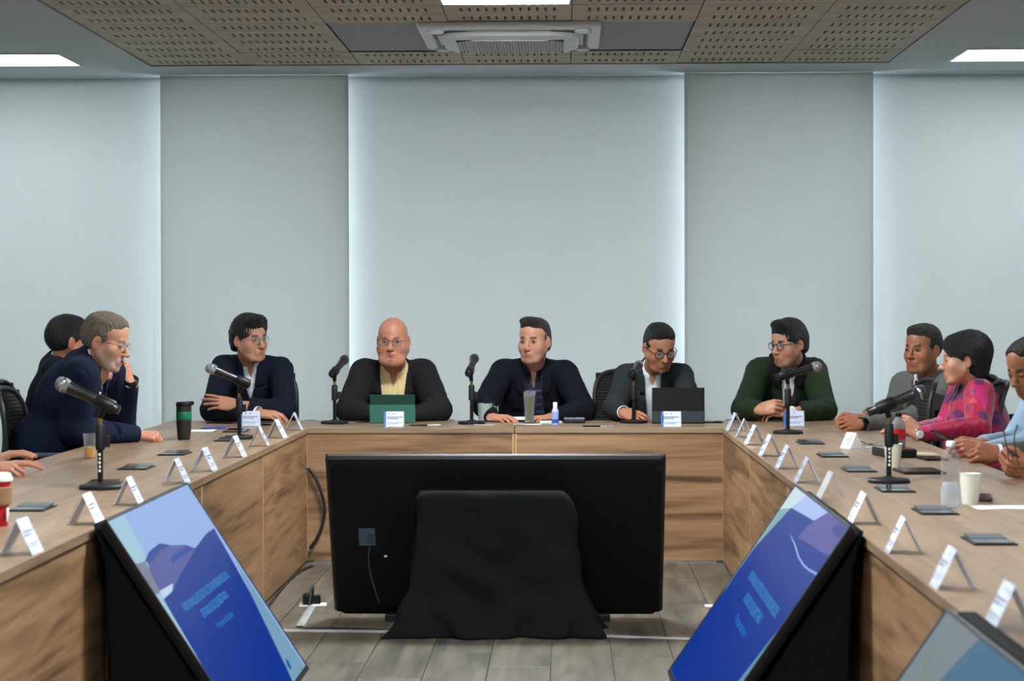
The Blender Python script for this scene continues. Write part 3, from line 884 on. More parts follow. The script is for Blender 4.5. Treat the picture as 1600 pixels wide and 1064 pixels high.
for px, py, who in ((391.5, 667, 'in front of the young man in the navy suit'), (616.5, 668, 'in front of the green tablet'), (1050.5, 668, 'in front of the black laptop'), (1243, 667, 'in front of the man in the green jacket')):
    P = onz(px, py, HT)
    e = name_tent((P.x, P.y+.03, HT), -PI/2, 'white printed name tent ' + who, L=.098, hw=.03, h=.083)
    boxo('blue_edge', -.026, .026, -.049-.008, -.049, .001, .078, M_blueedge, e)
P = onz(1332, 701, HT)
pt = empty('name_tent', (P.x, P.y+.03, HT), .45, 'folded white paper name tent turned sideways before the grey-suited man', 'name card')
bm = NB(); prism(bm, [(-.045, 0), (.045, 0), (0, .072)], frame_mat((0, -.05, 0), (0, 1, 0)) @ Matrix.Rotation(0, 4, 'Z'), .10)
bm.free(); bm = NB()
vs = [bm.verts.new((x, y, z)) for y in (-.04, .04) for x, z in ((-.034, .0), (.034, .0), (0, .070))]
for f in ((0, 1, 2), (5, 4, 3), (0, 3, 4, 1), (1, 4, 5, 2), (2, 5, 3, 0)): bm.faces.new([vs[i] for i in f])
fixn(bm); obj('folded_card', bm, M_paper, pt)
bm = NB()
for k, (u, w_) in enumerate(((.25, .7), (.35, .5), (.5, .8), (.62, .6), (.75, .4))):
    a, b = Vector((-.034, 0, 0)), Vector((0, 0, .070)); d = b-a; n = Vector((-d.z, 0, d.x)).normalized()*.0006
    bm.faces.new([bm.verts.new(a+d*uu+n+Vector((0, y, 0))) for y, uu in ((-.034, u), (-.034+.068*w_, u), (-.034+.068*w_, u+.04), (-.034, u+.04))])
obj('print', bm, M_print, pt)

# ============================================================ TABLE CABLE PORTS
M_portlid = mat('port_lid', srgb(120, 126, 130), .18, .75)
def port(px, py, s, label, grp):
    P = onz(px, py, HT)
    e = empty('cable_port', P, 0, label, 'cable port', grp)
    boxo('frame', -.058, .058, -.10, .10, 0, .004, M_black, e, .0015)
    boxo('lid', -.052, .052, -.092, .002, .004, .007, M_portlid, e, .001)
    bm = NB(); box(bm, -.05, .05, 0, .085, 0, .003, .001, Matrix.Translation((0, .006, .005)) @ Matrix.Rotation(math.radians(3), 4, 'X')); obj('flap', bm, M_blackgloss, e)
    return e
for i, p in enumerate([(369, 674), (357, 688), (273, 709.5), (213, 731.5), (158, 757), (50, 795)]):
    port(*p, -1, 'black flip-lid cable port in the left wing top, %s counting from the back' % ordw[i], 'cable ports in the left wing')
for i, p in enumerate([(1266, 692.5), (1301, 712.5), (1342, 735), (1398, 766), (1461, 800), (1545, 846)]):
    port(*p, 1, 'black flip-lid cable port in the right wing top, %s counting from the back' % ordw[i], 'cable ports in the right wing')

# ============================================================ TABLE ITEMS
M_tumb = mat('tumbler_black', (.02, .018, .017), .35, bump=(300, .1)); M_green = mat('tumbler_green', srgb(10, 110, 78), .4)
P = onz(287.5, 687, HT); t = empty('tumbler', P, 0, 'black insulated tumbler with a green band on the left wing', 'tumbler')
bm = NB(); lathe(bm, [(.028, 0), (.030, .004), (.034, .05), (.036, .085), (.036, .16)], 28); fixn(bm); obj('body', bm, M_tumb, t, auto=40)
bm = NB(); lathe(bm, [(.0362, .095), (.037, .097), (.037, .132), (.0362, .134)], 28, cap0=False, cap1=False); fixn(bm); obj('band', bm, M_green, t, auto=40)
bm = NB(); lathe(bm, [(.0365, .16), (.038, .162), (.038, .172), (.034, .180), (.02, .181)], 28); box(bm, .01, .046, -.008, .008, .176, .183, .002); box(bm, .036, .048, -.006, .006, .165, .183, .002); fixn(bm); obj('lid', bm, M_black, t, auto=40)
# paper and pen
def sheet(px, py, w, d, rz, label, m=M_paper, z=0, n=1, cat='paper'):
    P = onz(px, py, HT); bm = NB()
    for k in range(n):
        g = bmesh.ops.create_grid(bm, x_segments=6, y_segments=6, size=.5, matrix=Matrix.Translation((0, 0, .0006+k*.0012+z)) @ Matrix.Rotation(.04*k, 4, 'Z') @ Matrix.Diagonal((w, d, 1, 1)))
        for v in g['verts']: v.co.z += max(0, .004*noise.noise(v.co*9+Vector((k, px*.1, 0))))
    o = obj('paper_sheet', bm, m); o.location = P; o.rotation_euler = (0, 0, rz)
    s = o.modifiers.new('s', 'SOLIDIFY'); s.thickness = .0005; s.offset = 1
    return tag(o, label, cat)
def pen(px, py, ang, label, body, cap, L=.14, z=.004):
    P = onz(px, py, HT); e = empty('pen', P+Vector((0, 0, z+.0)), ang, label, 'pen')
    R = Matrix.Rotation(PI/2, 4, 'Y')
    bm = NB(); lathe(bm, [(.001, -L/2), (.0035, -L/2+.01), (.004, -L/2+.012), (.004, L*.1)], 10, R); fixn(bm); obj('barrel', bm, body, e, smooth=True)
    bm = NB(); lathe(bm, [(.0048, L*.1), (.0048, L/2), (.003, L/2+.002)], 10, R); box(bm, L*.15, L*.45, -.001, .001, .004, .0065); fixn(bm); obj('cap', bm, cap, e, auto=40)
    return e
M_bluep = mat('pen_blue', srgb(30, 50, 170), .35); M_clearp = mat('pen_clear', srgb(210, 215, 220), .2)
sheet(316, 673, .13, .20, .0, 'white sheet of paper on the left wing beside the tumbler')
pen(334, 670.5, .35, 'blue pen on the white paper beside the tumbler', M_bluep, M_bluep, z=.006)
def phone(px, py, w, d, rz, label, screen=True):
    P = onz(px, py, HT); e = empty('phone', P, rz, label, 'phone')
    boxo('body', -w/2, w/2, -d/2, d/2, 0, .008, M_black, e, .002); boxo('screen', -w/2+.003, w/2-.003, -d/2+.003, d/2-.003, .008, .0088, M_blackgloss, e)
    return e
phone(346, 661.5, .075, .15, 1.2, 'black phone lying before the young man in the navy suit')
phone(409, 664.5, .05, .09, 1.3, 'small black phone right of the young man\'s name tent')
# orange juice
P = onz(141, 716, HT); M_oj = mat('orange_juice', srgb(250, 176, 10), .3)
j = empty('juice_cup', P, 0, 'clear plastic cup of orange juice on the left wing', 'cup')
bm = NB(); lathe(bm, [(.0215, 0), (.0225, .002), (.0285, .098), (.0300, .100), (.0300, .103), (.0280, .103), (.0275, .098), (.0212, .004)], 28, cap1=False); fixn(bm); obj('cup', bm, M_clear, j, smooth=True)
bm = NB(); lathe(bm, [(.0208, .004), (.0238, .046)], 28); fixn(bm); obj('juice', bm, M_oj, j, auto=40)
# red paper coffee cup at the left edge
P = onz(-6, 822, HT); M_redc = mat('red_cup', srgb(176, 16, 30), .5); M_slv = mat('cup_sleeve', srgb(138, 108, 74), .85)
q = empty('coffee_cup', P, 0, 'red paper coffee cup with white lid and brown sleeve at the left edge', 'cup')
bm = NB(); lathe(bm, [(.034, 0), (.036, .06), (.038, .10), (.044, .132)], 32); fixn(bm); obj('cup', bm, M_redc, q, auto=40)
bm = NB(); lathe(bm, [(.0385, .060), (.0445, .066), (.0468, .112), (.0418, .114)], 32, cap0=False, cap1=False); fixn(bm); obj('sleeve', bm, M_slv, q, auto=40)
bm = NB(); lathe(bm, [(.0465, .130), (.0475, .134), (.0475, .139), (.044, .142), (.042, .152), (.038, .153)], 32); fixn(bm); obj('lid', bm, M_white, q, auto=40)
bm = NB()
for k in range(5): box(bm, .0345+.0006*k-.0, .0375+.0006*k, -.020-.003*k, -.013+.001*k, .015+k*.008, .022+k*.008)
obj('logo', bm, M_paper, q)

# green tablet case
M_tg = mat('tablet_green', srgb(58, 112, 100), .6, bump=(300, .15)); M_tgd = mat('tablet_green_dark', srgb(20, 62, 54), .5)
P = onz(613.5, 661.5, HT); w = .245
g = empty('tablet', P, 0, 'tablet in a two-tone green folding case, seen from behind', 'tablet')
tilt = Matrix.Rotation(math.radians(14), 4, 'X')
bm = NB(); box(bm, -w/2, w/2, 0, .008, 0, .158, .003, tilt @ Matrix.Translation((0, .01, 0))); obj('case', bm, M_tgd, g)
bm = NB(); box(bm, -w/2-.001, w/2+.001, -.004, .001, 0, .102, .0015, tilt @ Matrix.Translation((0, .008, 0))); obj('case_flap', bm, M_tg, g)
boxo('case_foot', -w/2, w/2, 0, .13, 0, .006, M_tgd, g, .002)
bm = NB(); box(bm, -w/2+.006, w/2-.006, .009, .0105, .006, .150, 0, tilt @ Matrix.Translation((0, .01, 0))); obj('screen', bm, M_blackgloss, g)
# black laptop
M_lap = mat('laptop_black', (.005, .005, .005), .6, spec=.2); M_lapg = mat('laptop_grey', srgb(44, 50, 56), .6, spec=.3)
P = onz(1060, 662, HT); w = .282
g = empty('laptop', P, -.03, 'black tablet laptop with a dark grey lower flap, seen from behind', 'laptop')
tilt = Matrix.Rotation(math.radians(-8), 4, 'X')
bm = NB(); box(bm, -w/2, w/2, 0, .008, .003, .196, .0035, tilt @ Matrix.Translation((0, .012, 0))); obj('back_cover', bm, M_lap, g)
bm = NB(); box(bm, -w/2, w/2, -.005, .001, .003, .068, .002, tilt @ Matrix.Translation((0, .010, 0))); obj('lower_flap', bm, M_lapg, g)
boxo('keyboard', -w/2, w/2, .0, .17, 0, .010, M_black, g, .002)
bm = NB(); box(bm, -w/2+.008, w/2-.008, .009, .0105, .008, .188, 0, tilt @ Matrix.Translation((0, .012, 0))); obj('screen', bm, M_blackgloss, g)
bm = NB()
for a, b in ((-.006, 0), (0, .006)): box(bm, w/2-.024+a, w/2-.022+a, -.0006, 0, .178, .192, 0, tilt @ Matrix.Translation((0, .012, 0)))
obj('mark', bm, mat('mark_red', srgb(60, 30, 30), .5), g)
pen(1110, 661, .05, 'dark pen right of the black laptop', M_black, M_black, .13)
pen(933, 667, .02, 'black stylus on the back table left of the laptop', M_black, M_chrome, .16)
pen(663, 665.5, .02, 'thin black pen right of the green tablet', M_black, M_chrome, .17)
phone(566, 659.5, .07, .09, .1, 'black car-key fob and phone left of the green tablet')
# mug
M_mug = mat('mug_glaze', srgb(150, 166, 162), .25)
P = onz(758, 658.5, HT); g = empty('mug', P, 0, 'grey-green ceramic mug beside the microphone stand', 'mug')
bm = NB(); lathe(bm, [(.030, 0), (.034, .002), (.038, .03), (.0415, .096), (.0418, .1), (.0385, .1), (.038, .09), (.034, .01)], 36, cap1=True); fixn(bm); obj('body', bm, M_mug, g, auto=50)
bm = NB(); tube(bm, [(.037, .006, .08), (.055, .01, .082), (.060, .012, .06), (.052, .01, .035), (.036, .006, .028)], .005, 8, smooth=2); obj('handle', bm, M_mug, g, smooth=True)
# papers and tablet before the centre man
P = onz(811, 659, HT)
f = empty('folder', P, .02, 'dark folder with white papers before the man in the dark jacket', 'folder')
boxo('cover', -.16, .14, -.03, .17, 0, .012, M_black, f, .003)
bm = NB()
for k in range(4): box(bm, -.17+.004*k, .11+.003*k, -.045+.003*k, .16, .0125+k*.0022, .0138+k*.0022)
obj('papers', bm, M_paper, f)
sheet(757, 664, .11, .05, .1, 'white napkin under the grey mug', cat='napkin')
sheet(824, 663, .15, .075, -.03, 'white paper square under the glass of green tea', cat='napkin')
# glass of green tea
P = onz(827.5, 662.5, HT); M_tea = mat('green_tea', srgb(120, 128, 20), .1, trans=.75, ior=1.33)
g = empty('tea_glass', P, 0, 'tall glass of green tea before the man in the dark jacket', 'glass')
prof = [(.026, 0), (.0275, .004), (.027, .02), (.025, .035), (.0255, .06), (.029, .10), (.0325, .15), (.0335, .176)]
bm = NB(); lathe(bm, prof+[(.0315, .176), (.0305, .15), (.027, .10), (.0235, .06), (.023, .035), (.0235, .02), (.018, .016)], 32); fixn(bm); obj('glass', bm, M_clear, g, auto=60)
bm = NB(); lathe(bm, [(.018, .017), (.0232, .022), (.0228, .036), (.0232, .06), (.0267, .10), (.0300, .145), (.0303, .150)], 32); fixn(bm); obj('tea', bm, glassy('green_tea_liquid', srgb(88, 92, 4), .8), g, auto=60)
bm = NB(); bmesh.ops.create_icosphere(bm, subdivisions=2, radius=.014, matrix=Matrix.Translation((0, 0, .045)) @ Matrix.Diagonal((1, 1, .8, 1))); obj('lime_slice', bm, mat('lime', srgb(170, 180, 90), .5), g, smooth=True)
# sanitizer
P = onz(867.5, 663.5, HT); g = empty('gel_bottle', P, 0, 'small clear hand gel bottle with blue label', 'bottle')
bm = NB(); lathe(bm, [(.017, 0), (.0185, .003), (.0185, .072), (.015, .082), (.010, .088)], 24, Matrix.Diagonal((1, .7, 1, 1))); fixn(bm); obj('bottle', bm, mat('gel_clear', srgb(178, 196, 222), .15), g, auto=40)
bm = NB(); lathe(bm, [(.0188, .008), (.0188, .030)], 24, Matrix.Diagonal((1, .72, 1, 1)), False, False); obj('label_band', bm, mat('gel_blue', srgb(50, 80, 180), .4), g, smooth=True)
bm = NB(); lathe(bm, [(.0188, .032), (.0188, .068)], 24, Matrix.Diagonal((1, .72, 1, 1)), False, False); obj('label', bm, mat('gel_label', srgb(140, 160, 215), .4), g, smooth=True)
bm = NB(); lathe(bm, [(.0105, .088), (.0115, .089), (.0115, .118), (.010, .120)], 20); fixn(bm); obj('cap', bm, M_white, g, auto=40)
# gadgets right of the gel
P = onz(861, 662.5, HT); g = empty('tissue_pack', P, .05, 'flat pale tissue pack behind the gel bottle', 'tissue pack')
boxo('pack', -.06, .06, 0, .05, 0, .016, mat('pack_pale', srgb(190, 205, 205), .4), g, .006); boxo('seal', -.055, -.045, .0, .05, .016, .0165, M_paper, g)
for px, w, lab in ((889, .06, 'black glasses case lying flat, left of the pair'), (905.5, .062, 'black glasses case lying flat, right of the pair')):
    P = onz(px, 661.5, HT); g = empty('glasses_case', P, 0, lab+' by the centre man', 'case')
    boxo('lower_shell', -w/2, w/2, 0, .05, 0, .018, M_black, g, .006); boxo('upper_shell', -w/2+.002, w/2-.002, .002, .05, .018, .031, mat('case_grey', srgb(96, 106, 112), .4), g, .006)

# ---- right wing items
def paper_cup(px, py, h, r, label):
    P = onz(px, py, HT); g = empty('paper_cup', P, 0, label, 'cup')
    bm = NB(); lathe(bm, [(r*.72, .0), (r*.73, .003), (r*.97, h), (r*.94, h), (r*.70, .006)], 32, cap1=True); fixn(bm); obj('cup', bm, mat('paper_cup', srgb(226, 224, 204), .6), g, auto=50)
    bm = NB(); tube(bm, [(r*.98*math.cos(a), r*.98*math.sin(a), h) for a in [2*PI*k/32 for k in range(32)]], .0016, 6, closed=True); obj('rim', bm, M_paper, g, smooth=True)
paper_cup(1395.5, 731, .093, .036, 'cream paper cup beside the microphone stand on the right wing')
paper_cup(1516, 788, .097, .0345, 'cream paper cup beside the water bottle on the right wing')
# water bottle
P = onz(1485.5, 792, HT); g = empty('water_bottle', P, 0, 'clear ribbed plastic water bottle with a white cap on the right wing', 'bottle')
prof = [(.020, .0), (.028, .003), (.0315, .012)]
for k in range(4): prof += [(.0325, .018+k*.012), (.0295, .024+k*.012)]
prof += [(.027, .075), (.026, .085), (.028, .095)]
for k in range(4): prof += [(.031, .102+k*.008), (.029, .106+k*.008)]
prof += [(.0315, .138), (.030, .15), (.024, .166), (.0155, .180), (.013, .184), (.013, .190)]
bm = NB(); lathe(bm, prof, 32); fixn(bm); obj('bottle', bm, M_clear, g, smooth=True)
bm = NB(); lathe(bm, [(r*.94, z+.001) for r, z in prof if z < .08], 32); fixn(bm); obj('water', bm, glassy('water', (.9, .94, .97), .16, .02), g, smooth=True)
bm = NB(); lathe(bm, [(.0145, .188), (.0148, .189), (.0148, .204), (.0135, .206)], 24); fixn(bm); obj('cap', bm, mat('cap_white', srgb(220, 225, 228), .35), g, auto=40)
# cola bottle
P = onz(1404, 700, HT); g = empty('cola_bottle', P, 0, 'dark soda bottle with a red label behind the microphone pole', 'bottle')
bm = NB(); lathe(bm, [(.026, 0), (.030, .004), (.031, .05), (.031, .095), (.029, .11), (.018, .128), (.0135, .136), (.0135, .142)], 28); fixn(bm); obj('bottle', bm, glassy('bottle_pet', (.55, .55, .56), .3), g, smooth=True)
bm = NB(); lathe(bm, [(.025, .002), (.029, .006), (.030, .05), (.030, .092)], 28); fixn(bm); obj('cola', bm, mat('cola', (.012, .004, .002), .1), g, smooth=True)
bm = NB(); lathe(bm, [(.0318, .040), (.0318, .085)], 28, None, False, False); obj('label', bm, mat('label_red', srgb(190, 16, 22), .4), g, smooth=True)
bm = NB(); lathe(bm, [(.0145, .139), (.0152, .140), (.0152, .156), (.014, .158)], 20); fixn(bm); obj('cap', bm, M_black, g, auto=40)
def flat_item(name, px, py, w, d, h, rz, label, cat, m=M_black, top=None):
    P = onz(px, py, HT); e = empty(name, P, rz, label, cat)
    boxo('body', -w/2, w/2, -d/2, d/2, 0, h, m, e, min(.008, h*.35)); boxo('top_panel', -w/2+.005, w/2-.005, -d/2+.005, d/2-.005, h, h+.001, top or M_blackgloss, e)
    return e
flat_item('pouch', 1397, 713, .13, .22, .035, .15, 'black pouch lying behind the cream paper cup', 'pouch')
flat_item('tablet', 1436, 738, .16, .22, .010, .05, 'black tablet lying flat near the water bottle', 'tablet')
flat_item('phone', 1456, 718, .09, .16, .010, .1, 'dark phone lying beyond the black tablet', 'phone')
flat_item('notebook', 1440, 712, .12, .16, .010, .0, 'cream notebook under the woman\'s phone', 'notebook', mat('cream_book', srgb(200, 190, 150), .6), mat('cream_book2', srgb(190, 182, 150), .6))
flat_item('phone', 1538, 781, .05, .15, .014, -.2, 'dark brown phone behind the cup beside the water bottle', 'phone', mat('phone_brown', srgb(60, 38, 36), .4))
sheet(1580, 793, .24, .12, .1, 'crumpled white napkin at the right edge', cat='napkin')
# keys
P = onz(1362, 698, HT); g = empty('key_bunch', P, 0, 'bunch of keys beside the folded paper name tent', 'keys')
bm = NB(); tube(bm, [(.014*math.cos(a), .014*math.sin(a), .004+.004*math.sin(a)) for a in [2*PI*k/16 for k in range(16)]], .0013, 6, closed=True); obj('ring', bm, M_chrome, g, smooth=True)
for k in range(6):
    a = k*1.05+.3; bm = NB(); R = Matrix.Rotation(a, 4, 'Z') @ Matrix.Translation((.012, 0, .003+.002*k)) @ Matrix.Rotation(-.15*(k % 3), 4, 'Y')
    lathe(bm, [(.010, 0), (.010, .002)], 12, R @ Matrix.Translation((.01, 0, 0))); box(bm, .018, .045, -.003, .003, 0, .002, 0, R)
    fixn(bm); obj('key', bm, M_chrome if k % 2 else M_black, g)
pen(1377, 700.5, -.2, 'white pen with blue cap beside the keys', M_clearp, M_bluep, .14)

# ============================================================ IMPLICIT BODIES
f32 = np.float32
def A_(v): return np.array(v, dtype=f32)
class SDF:
    """list of primitives blended smoothly; evaluated on a grid and meshed with surface nets"""
    def __init__(s): s.p = []
    def cap(s, a, b, ra, rb, k=.02, op='u'): s.p.append(('cap', A_(a), A_(b), ra, rb, k, op)); return s
    def ell(s, c, r, k=.02, op='u', R=None): s.p.append(('ell', A_(c), A_(r), None if R is None else np.array(R, dtype=f32), 0, k, op)); return s
    def half(s, p, n, k=.005, op='i'): s.p.append(('half', A_(p), A_(Vector(n).normalized()), 0, 0, k, op)); return s
    def fn(s, f, k=.01, op='s'): s.p.append(('fn', f, None, 0, 0, k, op)); return s
    def inc(s, P, r): s.bb = getattr(s, 'bb', [])+[(A_(P), r)]
    def bounds(s, pad):
        lo, hi = [], []
        for q in s.p:
            if q[6] != 'u': continue
            if q[0] == 'cap':
                r = max(q[3], q[4]); lo.append(np.minimum(q[1], q[2])-r); hi.append(np.maximum(q[1], q[2])+r)
            elif q[0] == 'ell':
                r = q[2] if q[3] is None else np.full(3, q[2].max(), f32); lo.append(q[1]-r); hi.append(q[1]+r)
        for P, r in getattr(s, 'bb', []): lo.append(P-r); hi.append(P+r)
        return np.min(lo, 0)-pad, np.max(hi, 0)+pad
    def ev(s, P):
        d = np.full(len(P), 10., f32)
        for t, a, b, c, e, k, op in s.p:
            if t == 'cap':
                ab = b-a; L2 = float(ab@ab)+1e-12; pa = P-a
                h = np.clip((pa@ab)/L2, 0, 1); q = pa-h[:, None]*ab
                x = np.sqrt((q*q).sum(1))-(c+(e-c)*h)
            elif t == 'ell':
                q = P-a
                if c is not None: q = q@c
                k0 = np.sqrt(((q/b)**2).sum(1)); k1 = np.sqrt(((q/(b*b))**2).sum(1))+1e-9
                x = k0*(k0-1)/k1
            elif t == 'half': x = (P-a)@b
            else: x = a(P)
            if op == 'u':
                h = np.clip(.5+.5*(d-x)/k, 0, 1); d = d*(1-h)+x*h-k*h*(1-h)
            elif op == 's':
                x = -x; h = np.clip(.5-.5*(d-x)/k, 0, 1); d = d*(1-h)+x*h+k*h*(1-h)
            else:
                h = np.clip(.5-.5*(d-x)/k, 0, 1); d = d*(1-h)+x*h+k*h*(1-h)
        return d
    def mesh(s, vox, pad=.02):
        lo, hi = s.bounds(pad)
        n = np.ceil((hi-lo)/vox).astype(int)+1
        ax = [lo[i]+vox*np.arange(n[i], dtype=f32) for i in range(3)]
        # coarse pass: skip blocks far from the surface
        B = 8; D = np.full(n, 1., f32)
        nb = (n+B-1)//B
        cx = [lo[i]+vox*(np.arange(nb[i], dtype=f32)*B+B/2) for i in range(3)]
        C = np.stack(np.meshgrid(*cx, indexing='ij'), -1).reshape(-1, 3).astype(f32)
        dc = s.ev(C).reshape(nb); R = vox*B*.95+.02
        act = np.abs(dc) < R
        sgn = np.sign(dc)
        D = np.repeat(np.repeat(np.repeat(sgn, B, 0), B, 1), B, 2)[:n[0], :n[1], :n[2]].astype(f32)*.05
        msk = np.repeat(np.repeat(np.repeat(act, B, 0), B, 1), B, 2)[:n[0], :n[1], :n[2]]
        idx = np.nonzero(msk)
        P = np.stack([ax[0][idx[0]], ax[1][idx[1]], ax[2][idx[2]]], 1).astype(f32)
        D[idx] = s.ev(P)
        return surface_nets(D, lo, vox)
def surface_nets(D, lo, vox):
    ins = D < 0
    nx, ny, nz = D.shape
    corners = [(i, j, k) for i in (0, 1) for j in (0, 1) for k in (0, 1)]
    def sub(arr, c): return arr[c[0]:nx-1+c[0], c[1]:ny-1+c[1], c[2]:nz-1+c[2]]
    cnt = sum(sub(ins, c).astype(np.int8) for c in corners)
    act = (cnt > 0) & (cnt < 8)
    vid = np.full(act.shape, -1, np.int64); ii = np.nonzero(act); N = len(ii[0]); vid[ii] = np.arange(N)
    acc = np.zeros((N, 3), f32); w = np.zeros(N, f32)
    val = {c: sub(D, c)[ii] for c in corners}
    for a in corners:
        for ax in range(3):
            if a[ax]: continue
            b = list(a); b[ax] = 1; b = tuple(b)
            va, vb = val[a], val[b]; m = (va < 0) != (vb < 0)
            t = np.where(m, va/np.where(m, va-vb, 1), 0)
            p = np.tile(A_(a), (N, 1)); p[:, ax] += t
            acc[m] += p[m]; w[m] += 1
    V = acc/w[:, None]+np.stack(ii, 1); V = V*vox+lo
    F = []
    for ax in range(3):
        u, v = [(1, 2), (2, 0), (0, 1)][ax]
        sl0 = [slice(1, -1)]*3; sl0[ax] = slice(0, -1)
        sl1 = list(sl0); sl1[ax] = slice(1, None)
        a, b = ins[tuple(sl0)], ins[tuple(sl1)]
        for pos in (True, False):
            m = (a & ~b) if pos else (~a & b)
            c = np.stack(np.nonzero(m), 1)
            if not len(c): continue
            c = c+1; c[:, ax] -= 1
            def g(du, dv):
                q = c.copy(); q[:, u] += du; q[:, v] += dv; return vid[q[:, 0], q[:, 1], q[:, 2]]
            quad = [g(-1, -1), g(0, -1), g(0, 0), g(-1, 0)]
            if not pos: quad.reverse()
            F.append(np.stack(quad, 1))
    F = np.concatenate(F); F = F[(F >= 0).all(1)]
    return V.astype(np.float64), F
def pmesh(name, V, F, M=None, cols=None, smooth=True):
    me = bpy.data.meshes.new(name)
    if M is not None:
        R = np.array(M.to_3x3()); V = V@R.T+np.array(M.translation)
    me.vertices.add(len(V)); me.vertices.foreach_set('co', V.astype(f32).ravel())
    me.loops.add(F.size); me.loops.foreach_set('vertex_index', F.astype(np.int32).ravel())
    me.polygons.add(len(F)); k = F.shape[1]
    me.polygons.foreach_set('loop_start', np.arange(0, F.size, k, dtype=np.int32))
    me.polygons.foreach_set('use_smooth', [smooth]*len(F))
    if cols is not None:
        at = me.color_attributes.new('col', 'FLOAT_COLOR', 'POINT')
        at.data.foreach_set('color', np.concatenate([cols, np.ones((len(cols), 1))], 1).astype(f32).ravel())
    me.update(calc_edges=True); me.validate()
    return me
def join(parts):
    """parts: list of (V, F, cols)"""
    Vs, Fs, Cs, o = [], [], [], 0
    for V, F, C in parts:
        Vs.append(V); Fs.append(F+o); Cs.append(C); o += len(V)
    return np.concatenate(Vs), np.concatenate(Fs), np.concatenate(Cs)
def xf(V, M):
    return V@np.array(M.to_3x3()).T+np.array(M.translation)
def vnoise(P, sc, seed=0):
    """cheap smooth noise -1..1 from summed sines"""
    rs = np.random.RandomState(seed); o = np.zeros(len(P))
    for i in range(7):
        k = rs.randn(3)*sc*(1+.35*i); o += np.sin(P@k+rs.rand()*6.28)/(1+.35*i)
    return o/3.2

# ---- head in its own frame: x = wearer's right is -x?  (+x = person's left), +y forward, +z up, origin between the eyes at the skull centre
def head_sdf(fat=0., jaw=0., neck_dir=(0, -.03, -.15), nose=1., female=False, smile=0., closed=False):
    s = SDF()
    fx = 1+fat*.5
    s.ell((0, -.016, .030), (.0745, .095, .087), .02)
    s.ell((0, .030, .045), (.062, .058, .060), .03)               # forehead
    s.ell((0, .022, -.040), (.0625*fx, .062, .072), .03)          # face block
    s.cap((-.025*fx, .052, -.094), (.025*fx, .052, -.094), .019+jaw*.5, .019+jaw*.5, .025)   # jaw
    s.cap((0, .060, -.100), (0, .068, -.103), .018+jaw*.3, .016, .02)               # chin
    for q in (-1, 1):
        s.cap((q*.057*fx, -.002, -.045), (q*.032*fx, .050, -.092), .017+fat*.03, .016+fat*.03, .025)
        s.ell((q*.041*fx, .050, -.030), (.026, .026, .026), .035)   # cheek
    if fat > .1: s.ell((0, .030, -.105), (.062, .055, .035), .03)
    s.cap((-.034, .077, .018), (-.006, .083, .016), .009, .0095, .012); s.cap((.034, .077, .018), (.006, .083, .016), .009, .0095, .012)   # brow
    for q in (-1, 1):
        s.ell((q*.034, .098, -.001), (.019, .019, .0135), .009, 's')
        s.ell((q*.032, .0775, .0010), (.0160, .0130, .0105), .004)   # lids
        if not closed: s.ell((q*.0325, .098, -.0002), (.0118, .022, .0046), .0015, 's')
    # nose
    s.cap((0, .083, .008), (0, .105*nose, -.032), .0085, .0115, .010)
    s.ell((0, .107, -.036), (.0115, .0115, .010), .006)
    for q in (-1, 1): s.ell((q*.0125, .096, -.039), (.0085, .0105, .0080), .006)
    s.ell((0, .101, -.052), (.004, .006, .010), .005, 's')
    # mouth
    s.ell((0, .079, -.068), (.030, .014, .020), .015)
    w = .023+.004*smile; up = .004*smile
    s.cap((-w, .083, -.0650+up), (0, .0920, -.0640), .0034, .0046, .004); s.cap((w, .083, -.0650+up), (0, .0920, -.0640), .0034, .0046, .004)
    s.cap((-w*.8, .083, -.0725+up), (0, .0905, -.0735), .0036, .0054, .004); s.cap((w*.8, .083, -.0725+up), (0, .0905, -.0735), .0036, .0054, .004)
    for q in (-1, 1): s.cap((q*w, .088, -.0680+up), (0, .100, -.0690), .0016, .0018, .003, 's')
    for q in (-1, 1): s.cap((q*.021, .098, -.040), (q*.033, .088, -.068), .0028, .0022, .007, 's')
    s.ell((0, .096, -.0845), (.016, .007, .004), .006, 's')
    # ears
    for q in (-1, 1):
        R = (Matrix.Rotation(q*.35, 3, 'Z') @ Matrix.Rotation(-.15, 3, 'X'))
        s.ell((q*(.0765+fat*.01), -.012, -.006), (.0075, .0185, .031), .006, R=R)
        s.ell((q*(.0865+fat*.01), -.008, -.002), (.006, .010, .018), .004, 's', R=R)
    nd = Vector(neck_dir)
    b = Vector((0, -.028, -.075)); r = .050+fat*.035 if not female else .047
    s.cap(b, b+nd, r, r*1.08, .025)
    return s
def region(P, c, r):
    q = (P-np.array(c))/np.array(r); return np.clip(1.6-1.6*np.sqrt((q*q).sum(1)), 0, 1)
def mixc(C, m, col, a=1.):
    m = (m*a)[:, None]; return C*(1-m)+np.array(col)*m
